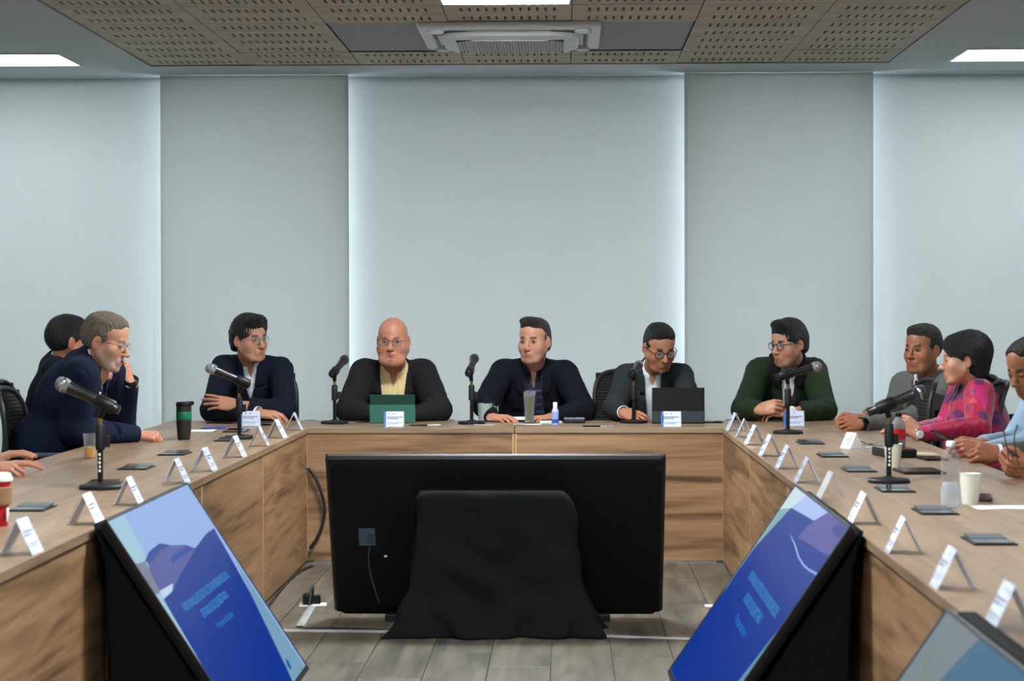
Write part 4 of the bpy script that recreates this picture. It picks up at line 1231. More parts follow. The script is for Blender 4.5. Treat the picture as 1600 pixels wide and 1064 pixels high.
def head_cols(V, skin, lip=None, brow=(.02, .015, .012), beard=None, beard_amt=0., goatee=None, blush=.35, stubble=0, bald_shine=False, browthick=1., closed=False):
    C = np.tile(np.array(skin), (len(V), 1)); S = np.array(skin)
    red = S*np.array((1.12, .80, .74))
    n = vnoise(V, 60, 3); C *= (1+.05*n)[:, None]
    for q in (-1, 1):
        C = mixc(C, region(V, (q*.04, .07, -.035), (.03, .05, .025)), red, blush)
        C = mixc(C, region(V, (q*.083, -.01, -.005), (.012, .025, .035)), red, blush*1.1)
        C = mixc(C, region(V, (q*.032, .085, .000), (.022, .02, .014)), S*np.array((.58, .47, .45)), .7)   # eye-socket shade painted into the skin colour
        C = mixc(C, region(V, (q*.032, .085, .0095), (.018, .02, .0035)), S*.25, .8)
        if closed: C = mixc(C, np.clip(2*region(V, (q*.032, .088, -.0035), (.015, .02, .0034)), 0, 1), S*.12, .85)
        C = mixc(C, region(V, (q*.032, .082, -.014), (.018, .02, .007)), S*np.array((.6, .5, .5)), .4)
        C = mixc(C, np.clip(1.5*region(V, (q*(.030+.0), .085, -.052), (.0035, .03, .015)), 0, 1), S*np.array((.55, .42, .40)), .35)  # shading of the nose-to-mouth folds, put into the skin colour
        bz = .0215
        C = mixc(C, np.clip(2.2*region(V, (q*.031, .083, bz), (.021, .03, .0080*browthick)), 0, 1), brow, .92)
        C = mixc(C, region(V, (q*.0085, .10, -.046), (.005, .010, .004)), S*.35, .6)  # nostril darkness painted on as skin colour
    C = mixc(C, region(V, (0, .107, -.034), (.018, .02, .018)), red, blush)
    lipc = S*np.array((.90, .52, .50)) if lip is None else np.array(lip)
    C = mixc(C, np.clip(1.8*region(V, (0, .092, -.069), (.027, .02, .0115)), 0, 1), lipc, .75)
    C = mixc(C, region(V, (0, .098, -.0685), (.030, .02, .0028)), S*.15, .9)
    lower = np.clip((-.046-V[:, 2])/.012, 0, 1)*np.clip((V[:, 1]+.005)/.03, 0, 1)*(V[:, 2] > -.145)
    mouthm = 1-np.clip(1.5*region(V, (0, .095, -.069), (.030, .03, .0125)), 0, 1)
    chk = 1-np.clip(1.6*region(V, (0, .09, -.045), (.030, .05, .012)), 0, 1)
    if stubble: C = mixc(C, lower*mouthm*chk, S*.42, stubble)
    if beard is not None:
        side = np.clip((-.010-V[:, 2])/.03, 0, 1)*np.clip((V[:, 1]+.0)/.015, 0, 1)*np.clip((.030-V[:, 1]+(-.03-V[:, 2])*.9)/.02, 0, 1)
        m = np.maximum(lower*chk, side*.9)*mouthm*(V[:, 2] > -.15)
        C = mixc(C, m*(.85+.3*vnoise(V, 300, 5)), beard, beard_amt)
    if goatee is not None:
        C = mixc(C, region(V, (0, .08, -.098), (.018, .04, .016)), goatee, .8)
    return np.clip(C, .001, 1)
def hair_sdf(style='short', t=.010, top=.018, line=.070, seed=0):
    """hair cap grown over the skull, then cut free of face, ears and neck"""
    s = SDF()
    s.ell((0, -.018, .030), (.0745+t, .0945+t, .087+t*.8), .02)
    if style in ('short', 'sweep', 'quiff', 'slick'):
        s.ell((0, -.002, .080), (.066, .086, .036+top), .03)
    if style == 'sweep':      # thick, fringe falling to one side
        s.ell((.018, .062, .098), (.055, .034, .028), .02); s.ell((-.045, .040, .080), (.032, .040, .045), .02)
        s.ell((-.066, .00, .035), (.020, .05, .06), .02); s.ell((0, -.07, -.03), (.066, .045, .06), .03)
    if style == 'quiff':
        s.ell((.0, .058, .108), (.058, .034, .025), .02); s.ell((0, -.07, -.02), (.062, .045, .055), .03)
    if style == 'slick':
        s.ell((0, .050, .098), (.050, .036, .020), .02)
    if style == 'bob':        # short woman's cut with volume
        s.ell((0, -.030, .050), (.093, .105, .090), .03); s.ell((0, -.060, -.030), (.074, .060, .075), .03); s.ell((0, .055, .070), (.066, .038, .040), .03)
    # face window
    s.ell((0, .135, line-.098), (.072 if style != 'bob' else .066, .098, .100), .010, 's')
    zf = line-.03
    # ears and side burn
    for q in (-1, 1):
        s.ell((q*.088, -.010, -.010), (.030, .024 if style != 'bob' else .018, .036), .006, 's')
        s.ell((q*.08, .055, -.035), (.05, .055, .050), .008, 's')
    s.half((0, -.06, -.052 if style != 'bob' else -.095), (0, .45, -1), .012)
    if style != 'bob': s.half((0, .02, -.015), (0, .75, -1), .010)
    s.ell((0, -.02, -.10), (.058, .058, .075), .008, 's')
    return s
def hair_mesh(s, vox, comb=(0, 1, .2), amp=.0028, seed=0):
    V, F = s.mesh(vox, .012)
    # strand relief: ridges running along the combing direction
    c = np.array(Vector(comb).normalized()); rs = np.random.RandomState(seed)
    ctr = np.array((0, -.016, .03)); N = V-ctr; N /= np.linalg.norm(N, axis=1)[:, None]
    a = np.cross(N, c); u = np.arctan2(V[:, 0]-ctr[0], V[:, 2]-ctr[2]+.001)
    w = V@np.cross(c, (0, 0, 1.)) if abs(c[2]) < .8 else u*.08
    r = .5*np.sin(w*520+vnoise(V, 22, seed+1)*3.5)+.5*np.sin(w*950+vnoise(V, 30, seed+2)*4)+.8*vnoise(V, 45, seed+3)
    return V+N*(r*amp)[:, None], F

# ---- hand: origin wrist, +x to the fingertips, +y to the thumb side, +z back of the hand
def hand_sdf(curl=(.3, .35, .4, .45), c2=1.1, thumb=(.5, .3), spread=.06, wide=1.):
    s = SDF()
    K = [(.090, .030, .000), (.094, .009, .003), (.088, -.011, .002), (.079, -.030, -.003)]
    for k in K: s.cap((.008, k[1]*.62, -.002), (k[0]-.008, k[1], k[2]-.003), .0155, .0118*wide, .012)
    s.ell((.045, .002, -.006), (.046, .036, .014), .012)
    s.cap((-.022, 0, -.001), (.006, 0, -.001), .0245, .0225, .02)
    Ls = [(.041, .025, .021), (.046, .029, .022), (.042, .027, .021), (.033, .020, .019)]
    Rd = [(.0096, .0088, .0078), (.0098, .0090, .0080), (.0093, .0086, .0076), (.0084, .0077, .0068)]
    for i in range(4):
        p = Vector(K[i]); a = curl[i]; yaw = (1.5-i)*spread
        for j in range(3):
            d = Vector((math.cos(a)*math.cos(yaw), math.cos(a)*math.sin(yaw), -math.sin(a)))
            q = p+d*Ls[i][j]; r0 = Rd[i][j]*wide; r1 = Rd[i][min(2, j+1)]*.97*wide
            s.cap(p, q, r0, r1, .0025 if j else .005); p = q; a += curl[i]*c2 if j == 0 else curl[i]*.7
    o, cl = thumb
    p0 = Vector((.018, .022, -.010)); d = Vector((math.cos(o), math.sin(o), -.30)).normalized()
    p1 = p0+d*.042; s.cap(p0, p1, .0175, .0125, .012)
    a = o-cl; d = Vector((math.cos(a), math.sin(a), -.35-cl*.2)).normalized(); p2 = p1+d*.033; s.cap(p1, p2, .0118, .0105, .004)
    a = o-cl*1.9; d = Vector((math.cos(a), math.sin(a), -.35-cl*.3)).normalized(); p3 = p2+d*.024; s.cap(p2, p3, .0105, .0085, .004)
    return s
def hand_mat(w, fdir, back, side, sc=1.):
    """side=+1: left hand (thumb on +y when fingers +x and back +z), -1 mirrored"""
    x = Vector(fdir).normalized(); z = Vector(back); z = (z-x*z.dot(x)).normalized(); y = z.cross(x)
    m = Matrix((x*sc, y*sc*side, z*sc)).transposed().to_4x4(); m.translation = w
    return m

# ============================================================ PEOPLE
def skin_mat():
    m = mat('skin', (.5, .3, .2), .40, attr='col', bump=(220, .06), spec=.45)
    b = m.node_tree.nodes['Principled BSDF']
    b.inputs['Subsurface Weight'].default_value = .0
    return m
M_skin = skin_mat()
def hairm(name, c, rough=.42):
    return mat(name, c, rough, bump=(260, .8), stretch=(3, 1, 1), var=.45, var_scale=70)
M_hblack = hairm('hair_black', (.010, .009, .009)); M_hdark = hairm('hair_dark', (.020, .016, .013))
M_hgrey = hairm('hair_grey', srgb(112, 98, 84), .55); M_hbrown = hairm('hair_brown', srgb(46, 38, 33), .5)
M_eyew = mat('eye_white', srgb(122, 114, 110), .3); M_iris = mat('iris', (.012, .008, .006), .08)
M_trou = mat('trousers', (.012, .014, .02), .85, bump=(300, .2)); M_shoe = mat('shoe_black', (.01, .01, .01), .3)
M_framek = mat('glasses_black', (.008, .008, .01), .2); M_framem = mat('glasses_metal', srgb(90, 84, 78), .3, .8)
def fabric(name, c, bump=.25, sc=350, rough=.85, sheen=0, var=.06):
    return mat(name, c, rough, bump=(sc, bump), sheen=sheen, spec=.25, var=var, var_scale=14)

def cloth_mesh(name, s, vox, m, par, folds=(), amp=.0022, seed=0, cols=None, pad=.02):
    V, F = s.mesh(vox, pad)
    me = pmesh(name, V, F)
    N = np.empty(len(V)*3, f32); me.vertices.foreach_get('co', N); co = N.reshape(-1, 3).astype(np.float64)
    N = np.empty(len(V)*3, f32); me.vertex_normals.foreach_get('vector', N); N = N.reshape(-1, 3)
    d = amp*vnoise(co, 24, seed)
    r = vnoise(co, 16, seed+5); d -= .0030*np.exp(-(r/.10)**2)            # creases
    for c, ax, rad, am in folds:
        c = np.array(c); ax = np.array(Vector(ax).normalized()); q = co-c; t = q@ax
        w = np.exp(-(q*q).sum(1)/rad**2)
        ph = t*62+3.2*vnoise(co, 11, seed+7)
        d += am*.8*w*(np.abs(np.sin(ph))**.6-.6)*(.6+.5*vnoise(co, 13, seed+3))
    co = co+N*d[:, None]
    me.vertices.foreach_set('co', co.astype(f32).ravel())
    if cols is not None:
        C = cols(co); at = me.color_attributes.new('col', 'FLOAT_COLOR', 'POINT')
        at.data.foreach_set('color', np.concatenate([C, np.ones((len(C), 1))], 1).astype(f32).ravel())
    me.update()
    return link(name, me, m, par)

def person(label, N, f, P, SL, SR, EL, ER, WL, WR, hL, hR, hc, hdir, skin, roll=0, fat=0., hscale=1.06, head={}, cols={}, hair=None, hmat=None, comb=(0, 1, .2), hamp=.0018,
           jacket=None, jm=None, open_=None, lapel=True, shirt=None, sm=None, scolf=None, shirt_v=.05, collar=True, coll=.0, cuff=None, eyes=True, gaze=(0, 0), glasses=None, cuffL=True, cuffR=True,
           quilt=False, jcols=None, grp='people seated round the tables', seed=0, slw=1., legs=True):
    N, P, SL, SR, EL, ER, WL, WR = [Vector(x) for x in (N, P, SL, SR, EL, ER, WL, WR)]
    U = (N-P).normalized(); S = (SL-SR); S = (S-U*S.dot(U)).normalized(); Fv = S.cross(U).normalized()
    R3 = Matrix((S, Fv, U)).transposed(); RR = np.array(R3)
    tl = (N-P).length
    root = empty('person', (P.x, P.y, 0), 0, label, 'person', None)
    inv = Matrix.Translation((-P.x, -P.y, 0))
    def fin(o): o.data.transform(inv); return o
    # ---------- head frame
    y = Vector(hdir).normalized(); x = y.cross(Vector((0, 0, 1))).normalized(); z = x.cross(y)
    HM = Matrix((x, y, z)).transposed().to_4x4() @ Matrix.Rotation(roll, 4, 'Y'); HM = Matrix.Translation(hc) @ HM @ Matrix.Scale(hscale, 4)
    nb = HM.inverted() @ (N+U*.01)
    nd = nb-Vector((0, -.028, -.075))
    NA = (HM @ Vector((0, -.028, -.075))-N).normalized(); NF = S.cross(NA).normalized(); NS = NA.cross(NF).normalized()*-1
    if NS.dot(S) < 0: NS = -NS
    NR = np.array(Matrix((NS, NF, NA)).transposed())
    hs = head_sdf(fat=head.get('fat', 0), jaw=head.get('jaw', 0), neck_dir=nd, nose=head.get('nose', 1), female=head.get('female', False), smile=head.get('smile', 0), closed=head.get('closed', False))
    V, F = hs.mesh(.0034, .01)
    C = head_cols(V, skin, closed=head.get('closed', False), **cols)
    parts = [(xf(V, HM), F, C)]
    # ---------- hands
    for W, E, h, side in ((WL, EL, hL, -1), (WR, ER, hR, 1)):
        if h is None: continue
        s = hand_sdf(curl=h.get('curl', (.3, .35, .4, .45)), thumb=h.get('thumb', (.5, .3)), spread=h.get('spread', .05), wide=h.get('wide', 1.))
        v, ff = s.mesh(.0030, .008)
        fd = h.get('f') or (W-E)
        M = hand_mat(W, fd, h.get('b', (0, 0, 1)), side, h.get('s', 1.0))
        if side < 0: ff = ff[:, ::-1]
        c = np.tile(np.array(skin), (len(v), 1))*(np.array((1.02, .93, .90)))
        tips = np.clip((v[:, 0]-.08)/.1, 0, 1); c = mixc(c, tips, np.array(skin)*np.array((1.05, .78, .72)), .35)
        c *= (1+.06*vnoise(v, 90, 4))[:, None]
        parts.append((xf(v, M), ff, c))
    # ---------- inner body (under the clothes)
    kn = []
    s = SDF()
    fh = Vector((f[0], f[1], 0)).normalized(); sd = Vector((-fh.y, fh.x, 0))
    s.ell(N-U*.17, (.150+fat*.03, .095+fat*.03, .17), .05, R=RR); s.ell(P+U*.12, (.14+fat*.04, .105+fat*.05, .16), .05, R=RR)
    s.cap(SL, SR, .050, .050, .05); s.cap(N-U*.06, N+U*.02, .056, .050, .03)
    for A, E, W in ((SL, EL, WL), (SR, ER, WR)):
        s.cap(A, E, .046, .040, .03); s.cap(E, W, .040, .027, .02)
    hips, knees, ank = [], [], []
    for q in (-1, 1):
        h_ = Vector((P.x, P.y, P.z-.0))+sd*q*.09; k_ = h_+fh*.43+sd*q*.05; k_.z = .505; a_ = Vector((k_.x, k_.y, .09))+fh*.02
        hips.append(h_); knees.append(k_); ank.append(a_)
        if legs: s.cap(h_, k_, .066, .05, .03); s.cap(k_, a_, .045, .032, .02)
    v, ff = s.mesh(.014, .02); parts.append((v, ff, np.tile(np.array(skin), (len(v), 1))))
    V, F, C = join(parts)
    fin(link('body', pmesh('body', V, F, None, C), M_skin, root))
    # ---------- eyes
    if eyes and not head.get('closed'):
        for q in (-1, 1):
            bm = NB(); c = Vector((q*.0322, .0772, .0005))
            bmesh.ops.create_uvsphere(bm, u_segments=20, v_segments=14, radius=.0118, matrix=Matrix.Translation(c))
            g = Vector((gaze[0], 1, gaze[1])).normalized()
            for fc in bm.faces:
                if (fc.calc_center_median()-c).normalized().dot(g) > .80: fc.material_index = 1
            bmesh.ops.transform(bm, matrix=HM, verts=bm.verts)
            fin(obj('eye', bm, [M_eyew, M_iris], root, smooth=True))
    if hair:
        v, ff = hair_mesh(hair_sdf(**hair), .0040, comb, hamp, seed)
        fin(link('hair', pmesh('hair', v, ff, HM), hmat, root))
    # ---------- glasses
    if glasses:
        kind, rx, rz_, th, gm = glasses
        bm = NB(); yc = .0985
        for q in (-1, 1):
            pts = []
            for i in range(28):
                a = 2*PI*i/28; ca, sa = math.cos(a), math.sin(a); e = .5 if kind == 'round' else .32
                px_ = math.copysign(abs(ca)**(2*e), ca)*rx; pz_ = math.copysign(abs(sa)**(2*e), sa)*rz_
                pts.append((q*.0335+px_, yc-.35*(abs(q*.0335+px_)**2)*6, pz_-.003))
            tube(bm, pts, th, 6, closed=True)
            xo = q*(.0335+rx)
            tube(bm, [(xo, yc-.011, .004), (q*.0755, .070, .006), (q*.081, .0, .004), (q*.081, -.018, -.008)], th, 6, smooth=1)
        tube(bm, [(-.0335+rx, yc-.001, .002), (0, yc+.004, .006), (.0335-rx, yc-.001, .002)], th, 6, smooth=1)
        bmesh.ops.transform(bm, matrix=HM, verts=bm.verts)
        go = fin(obj('glasses', bm, gm, root, smooth=True))
        for q in (-1, 1):
            bm = NB(); n = 24; vs = []
            for i in range(n):
                a = 2*PI*i/n; ca, sa = math.cos(a), math.sin(a); e = .5 if kind == 'round' else .32
                px_ = math.copysign(abs(ca)**(2*e), ca)*rx; pz_ = math.copysign(abs(sa)**(2*e), sa)*rz_
                vs.append(bm.verts.new((q*.0335+px_, yc-.35*(abs(q*.0335+px_)**2)*6, pz_-.003)))
            bm.faces.new(vs); bmesh.ops.transform(bm, matrix=HM, verts=bm.verts)
            l = fin(obj('lens', bm, M_lens, go))
    # ---------- clothing
    loc = lambda X: ((X-A_(N))@RR)                  # -> (side, front, up)
    def torso(s, o, arms, wr):
        s.ell(N-U*.17+Fv*.005, (.158+fat*.05+o, .100+fat*.05+o, .185+o), .05, R=RR)
        s.ell(P+U*(tl*.30)+Fv*(.01+fat*.05), (.150+fat*.08+o, .108+fat*.09+o, .17+o), .06, R=RR)
        s.ell(P, (.165+fat*.05+o, .125+fat*.04+o, .105+o), .05, R=RR)
        s.cap(SL+U*.004, N-U*.015-Fv*.01, .054+o, .058+o, .035); s.cap(SR+U*.004, N-U*.015-Fv*.01, .054+o, .058+o, .035)
        if arms:
            for A, E, W in ((SL, EL, WL), (SR, ER, WR)):
                d = (W-E).normalized()
                a = SDF()
                s.cap(A, E, .052*slw+o+fat*.01, .045*slw+o, .025); 
                def g(X, E=E, W=W, d=d, ra=.046*slw+o, rb=max(.036, .0245+o) if not quilt else .031+o):
                    ab = A_(W-E); pa = X-A_(E); h = np.clip((pa@ab)/float(ab@ab), 0, 1); q = pa-h[:, None]*ab
                    return np.maximum(np.sqrt((q*q).sum(1))-(ra+(rb-ra)*h), (X-A_(W))@A_(d)).astype(f32)
                s.fn(g, .02, 'u'); s.inc(W, .05)
    # shirt
    ss = SDF(); torso(ss, .004, not jacket, .0)
    def ringf(R0, h, th, up, fwd, tilt=.35):
        def g(X):
            q = (X-A_(N))@NR; v = q[:, 2]-up+q[:, 1]*tilt; rr = np.sqrt(q[:, 0]**2+(q[:, 1]-fwd)**2*1.15)-(R0-.15*v)
            return np.maximum(np.abs(rr)-th, np.abs(v)-h)
        return g
    nr = .0535+head.get('fat', 0)*.035
    if collar: ss.fn(ringf(nr+.010, .023, .0055, .036+coll, .004, .38), .006, 'u')
    if collar: ss.cap(N-U*.07, N+NA*.020, nr+.012, nr+.006, .02)
    def wedge(tab, front=.015, lo=None):
        vs = np.array([t[0] for t in tab][::-1]); ws = np.array([t[1] for t in tab][::-1])
        def g(X):
            q = loc(X); return np.maximum(np.abs(q[:, 0])-np.interp(q[:, 2], vs, ws), front-q[:, 1]).astype(f32)
        return g
    ss.fn(wedge([(.12, .030), (.03, .022), (-.0, .014), (-shirt_v, -.001), (-shirt_v-.02, -.03), (-.5, -.08)], .02), .003, 's')
    co = fin(cloth_mesh('shirt', ss, .0062, sm, root, folds=(() if jacket else ((EL, EL-SL, .10, .007), (ER, ER-SR, .10, .007), (N-U*.3, U, .18, .006))), amp=.002, seed=seed, cols=scolf))
    def project(sdf, us, vs, off):
        o = A_(N)+np.outer(us, A_(S))+np.outer(vs, A_(U))+A_(Fv)*.45
        t = np.zeros(len(us), f32); o = o.astype(f32)
        for _ in range(40):
            d = sdf.ev(o-t[:, None]*A_(Fv)); t += np.clip(d, -.02, .05)*.8
        bad = (sdf.ev(o-t[:, None]*A_(Fv)) > .01)
        t = np.where(bad, .42, t).astype(f32); Q = o-(t-off)[:, None]*A_(Fv)
        if bad.any():
            q = (o-t[:, None]*A_(Fv))[bad]
            for _ in range(10):
                d = sdf.ev(q); g = np.stack([(sdf.ev(q+A_(e)*.004)-sdf.ev(q-A_(e)*.004))/.008 for e in ((1, 0, 0), (0, 1, 0), (0, 0, 1))], 1)
                g /= np.linalg.norm(g, axis=1)[:, None]+1e-6; q = q-g*d[:, None]*.9
            Q[bad] = q+g*off
        return Q
        return o-(t-off)[:, None]*A_(Fv)
    def patch(name, sdf, rows, off, m, thick=.003, mirror=1, nu=8, par=None):
        """rows: (v, u_in, u_out)"""
        nv = len(rows); us, vs = [], []
        for v, a, b in rows:
            for i in range(nu): us.append(mirror*(a+(b-a)*i/(nu-1))); vs.append(v)
        Q = project(sdf, np.array(us, f32), np.array(vs, f32), off)
        F = [[j*nu+i, j*nu+i+1, (j+1)*nu+i+1, (j+1)*nu+i] for j in range(nv-1) for i in range(nu-1)]
        o = link(name, pmesh(name, Q.astype(float), np.array(F)), m, par or root); fin(o)
        md = o.modifiers.new('s', 'SOLIDIFY'); md.thickness = thick; md.offset = 0
        return o
    lin = lambda a, b, n: [a+(b-a)*i/(n-1) for i in range(n)]
    # shirt collar leaves and placket
    ss_full = ss
    if not jacket: ss = SDF(); torso(ss, .004, False, .0); ss.cap(N-U*.07, N+NA*.020, nr+.012, nr+.006, .02)
    if collar:
        for mr in (-1, 1):
            rows = []
            for k in range(8):
                t = k/7; v = .020-.066*t
                rows.append((v, .012+.016*t, .012+.016*t+.036*(1-t*.95)))
            patch('collar_leaf', ss, rows, .005, sm, .003, mr, 6)
        patch('placket', ss, [(v, -.011, .011) for v in lin(-shirt_v-.005, -.36, 20)], .0025, sm, .002, 1, 4)
        bm = NB()
        Q = project(ss, np.zeros(5, f32), np.array([-.075, -.14, -.205, -.27, -.33], f32), .004)
        for q in Q: lathe(bm, [(.0045, -.0012), (.0045, .0012)], 10, frame_mat(Vector(q), Fv))
        fin(obj('shirt_buttons', bm, M_white, root))
    if jacket:
        js = SDF(); torso(js, .017, True, .0)
        full = SDF(); torso(full, .017, False, .0); full.fn(ringf(nr+.021, .022, .007, .028, .000, .30), .014, 'u')
        if jacket != 'none':
            js.fn(ringf(nr+.021, .022, .007, .028, .000, .30), .014, 'u') if jacket != 'fur' else None
        js2 = SDF(); js2.p = list(js.p); js2.bb = js.bb
        js2.fn(wedge(open_, -.01), .004, 's')
        folds = [(EL, EL-SL, .10, .010), (ER, ER-SR, .10, .010), (SL-U*.09, S, .07, .006), (SR-U*.09, S, .07, .006), (N-U*.30+S*.1, U, .12, .006), (N-U*.30-S*.1, U, .12, .006)]
        if quilt:
            folds = [(EL, EL-SL, .13, .010), (ER, ER-SR, .13, .010), (EL.lerp(WL, .5), WL-EL, .1, .010), (ER.lerp(WR, .5), WR-ER, .1, .010), (SL.lerp(EL, .4), EL-SL, .1, .008), (SR.lerp(ER, .4), ER-SR, .1, .008), (N-U*.3, U, .2, .006)]
        fin(cloth_mesh('jacket', js2, .0075, jm, root, folds=folds, amp=.0026, seed=seed+2, cols=jcols))
        vs = np.array([t[0] for t in open_][::-1]); ws = np.array([t[1] for t in open_][::-1])
        W_ = lambda v: float(np.interp(v, vs, ws))
        vb = [t[0] for t in open_ if t[1] <= .004] or [open_[-1][0]]
        vb = max(vb)
        if lapel is True:
            for mr in (-1, 1):
                rows = []
                for v in lin(-.085, vb, 18):
                    t = (v+.085)/(vb+.085); rows.append((v, W_(v)-.003, W_(v)+.002+.066*(1-t)**.7))
                patch('lapel', full, rows, .0065, jm, .004, mr, 8)
                rows = [(v, W_(v)-.003, W_(v)+.020+.030*min(1, (.030-v)/.08)) for v in lin(.030, -.072, 10)]
                patch('lapel', full, rows, .0075, jm, .004, mr, 7)
        elif lapel == 'collar':
            for mr in (-1, 1):
                rows = []
                for k in range(12):
                    t = k/11; v = .040-.13*t
                    rows.append((v, W_(v)-.004, W_(v)+.052*(1-.0*t)*(1 if t < .8 else 1-(t-.8)*3.5)))
                patch('collar_leaf', full, rows, .008, jm, .005, mr, 8)
                # pocket flap
                patch('pocket_flap', full, [(v, .055+.0*v, .125) for v in lin(-.155, -.19, 5)], .005, jm, .003, mr, 6)
            bm = NB(); Q = project(full, np.array([.09, -.09], f32), np.array([-.182]*2, f32), .009)
            for q in Q: lathe(bm, [(.005, -.0015), (.005, .0015)], 10, frame_mat(Vector(q), Fv))
            fin(obj('buttons', bm, M_black, root))
        elif lapel == 'fur':
            s = SDF()
            s.fn(lambda X: X[:, 0]*0+1, .01, 'u'); s.p.clear()
            pts = []
            for mr in (-1, 1):
                vv = lin(.045, -.065, 9); us = [mr*(W_(v)+.020+.012*math.sin(i/8*PI)) for i, v in enumerate(vv)]
                Q = project(full, np.array(us, f32), np.array(vv, f32), .002)
                Q = [Vector(q) for q in Q]
                bk = [N+S*mr*.075+U*.045-Fv*.02, N+S*mr*.045+U*.055-Fv*.07]
                ch = list(reversed(bk))+Q
                for i in range(len(ch)-1): s.cap(ch[i], ch[i+1], .026, .026 if i < len(ch)-2 else .018, .012)
            s.cap(N+S*.045+U*.055-Fv*.07, N-S*.045+U*.055-Fv*.07, .024, .024, .012)
            v, ff = s.mesh(.006, .02)
            v = v+np.random.RandomState(2).randn(len(v), 3)*.0016
            fin(link('fur_collar', pmesh('fur_collar', v, ff), M_fur, root))
    # cuffs
    if cuff:
        for E, W, on in ((EL, WL, cuffL), (ER, WR, cuffR)):
            if not on: continue
            d = (W-E).normalized(); M = frame_mat(W, d) @ Matrix.Scale(1.08, 4)
            bm = NB(); lathe(bm, [(.0335, -.03), (.0330, .010), (.0310, .0115), (.0295, .009), (.0295, -.02)], 28, M, False, False); fixn(bm)
            fin(obj('cuff', bm, cuff, root, smooth=True))
    # trousers and shoes
    if legs:
        s = SDF(); s.ell(P-Vector((0, 0, .005)), (.16+fat*.05, .135, .095), .04, R=np.array(Matrix((sd, fh, Vector((0, 0, 1)))).transposed()))
        for h_, k_, a_ in zip(hips, knees, ank): s.cap(h_, k_, .082+fat*.01, .066, .04); s.cap(k_, a_, .064, .050, .02)
        fin(cloth_mesh('trousers', s, .014, M_trou, root, amp=.003, seed=seed))
        for a_ in ank:
            s = SDF(); b = Vector((a_.x, a_.y, .042)); s.cap(b-fh*.03, b+fh*.13, .042, .036, .02); s.cap(b, a_, .04, .045, .02); s.half((0, 0, .004), (0, 0, -1), .004)
            v, ff = s.mesh(.008, .01); fin(link('shoe', pmesh('shoe', v, ff), M_shoe, root))
    return root

def watch(par_label, W, E, label, m, r=.031, back=None):
    d = (Vector(W)-Vector(E)).normalized(); e = None
    return d
HTZ = HT
skL = srgb(188, 138, 112); skM = srgb(172, 120, 92); skT = srgb(158, 104, 76); skP = srgb(194, 132, 106)
M_navy = fabric('navy_suit', srgb(15, 22, 36)); M_char = fabric('charcoal_suit', srgb(27, 27, 30)); M_dnavy = fabric('dark_navy_jacket', srgb(10, 13, 24))
M_gsuit = fabric('dark_grey_suit', srgb(42, 48, 52)); M_green_q = fabric('green_quilted', srgb(34, 46, 30), .2, 200, .6); M_grey = fabric('grey_suit', srgb(104, 106, 102), .5, 240)
M_blue2 = fabric('blue_blazer', srgb(13, 22, 46)); M_fur = mat('fur_dark', (.010, .006, .005), .95, bump=(350, 1.0))
M_shirtw = fabric('white_shirt', srgb(222, 226, 230), .1, 300, .8, 0, .02); M_shirty = fabric('cream_shirt', srgb(226, 204, 150), .15, 300, .8, 0, .02)
M_shirtb = fabric('pale_blue_shirt', srgb(146, 170, 188), .1, 300, .8, 0, .02); M_olive = fabric('olive_jacket', srgb(78, 80, 68), .3)
M_plaid = mat('plaid_shirt', (.02, .02, .04), .85, attr='col', bump=(300, .15)); M_mag = mat('magenta_blouse', (.6, .02, .15), .42, attr='col', sheen=.3)
M_strap = mat('watch_strap', (.012, .012, .013), .45)
NAV = [(.14, .052), (.03, .046), (-.05, .040), (-.22, .004), (-.24, -.01), (-.5, -.05)]
def wristwatch(root, W, E, m=M_strap, r=.031, face=M_blackgloss, dirn=(0, -1, .2), off=.026):
    P0 = root.location; d = (Vector(W)-Vector(E)).normalized(); c = Vector(W)+d*off-P0
    M = frame_mat(c, d); bm = NB(); lathe(bm, [(r, -.011), (r+.004, -.010), (r+.004, .010), (r, .011), (r-.003, 0)], 28, M, False, False); fixn(bm)
    o = obj('watch', bm, m, root, smooth=True)
    n = Vector(dirn); n = (n-d*n.dot(d)).normalized(); bm = NB(); lathe(bm, [(.018, -.003), (.019, .003), (.017, .005)], 24, frame_mat(c+n*(r+.005), n)); fixn(bm)
    obj('watch_face', bm, face, o)
    return o
def back_person(label, N, SL, SR, EL, ER, WL, WR, hc, **k):
    up = k.pop('up', 10); N = (N[0], N[1]-up, N[2]-.03); SL = (SL[0], SL[1]-up*.35, SL[2]); SR = (SR[0], SR[1]-up*.35, SR[2])
    """arguments are (px, py, depth)"""
    g = lambda t: ony(t[0], t[1], t[2])
    n = g(N); P = Vector((n.x+k.pop('px', 0), n.y+.24, .535))
    return person(label, n, (0, -1), P, g(SL), g(SR), g(EL), g(ER), g(WL), g(WR), k.pop('hL', {}), k.pop('hR', {}), g(hc), **k)

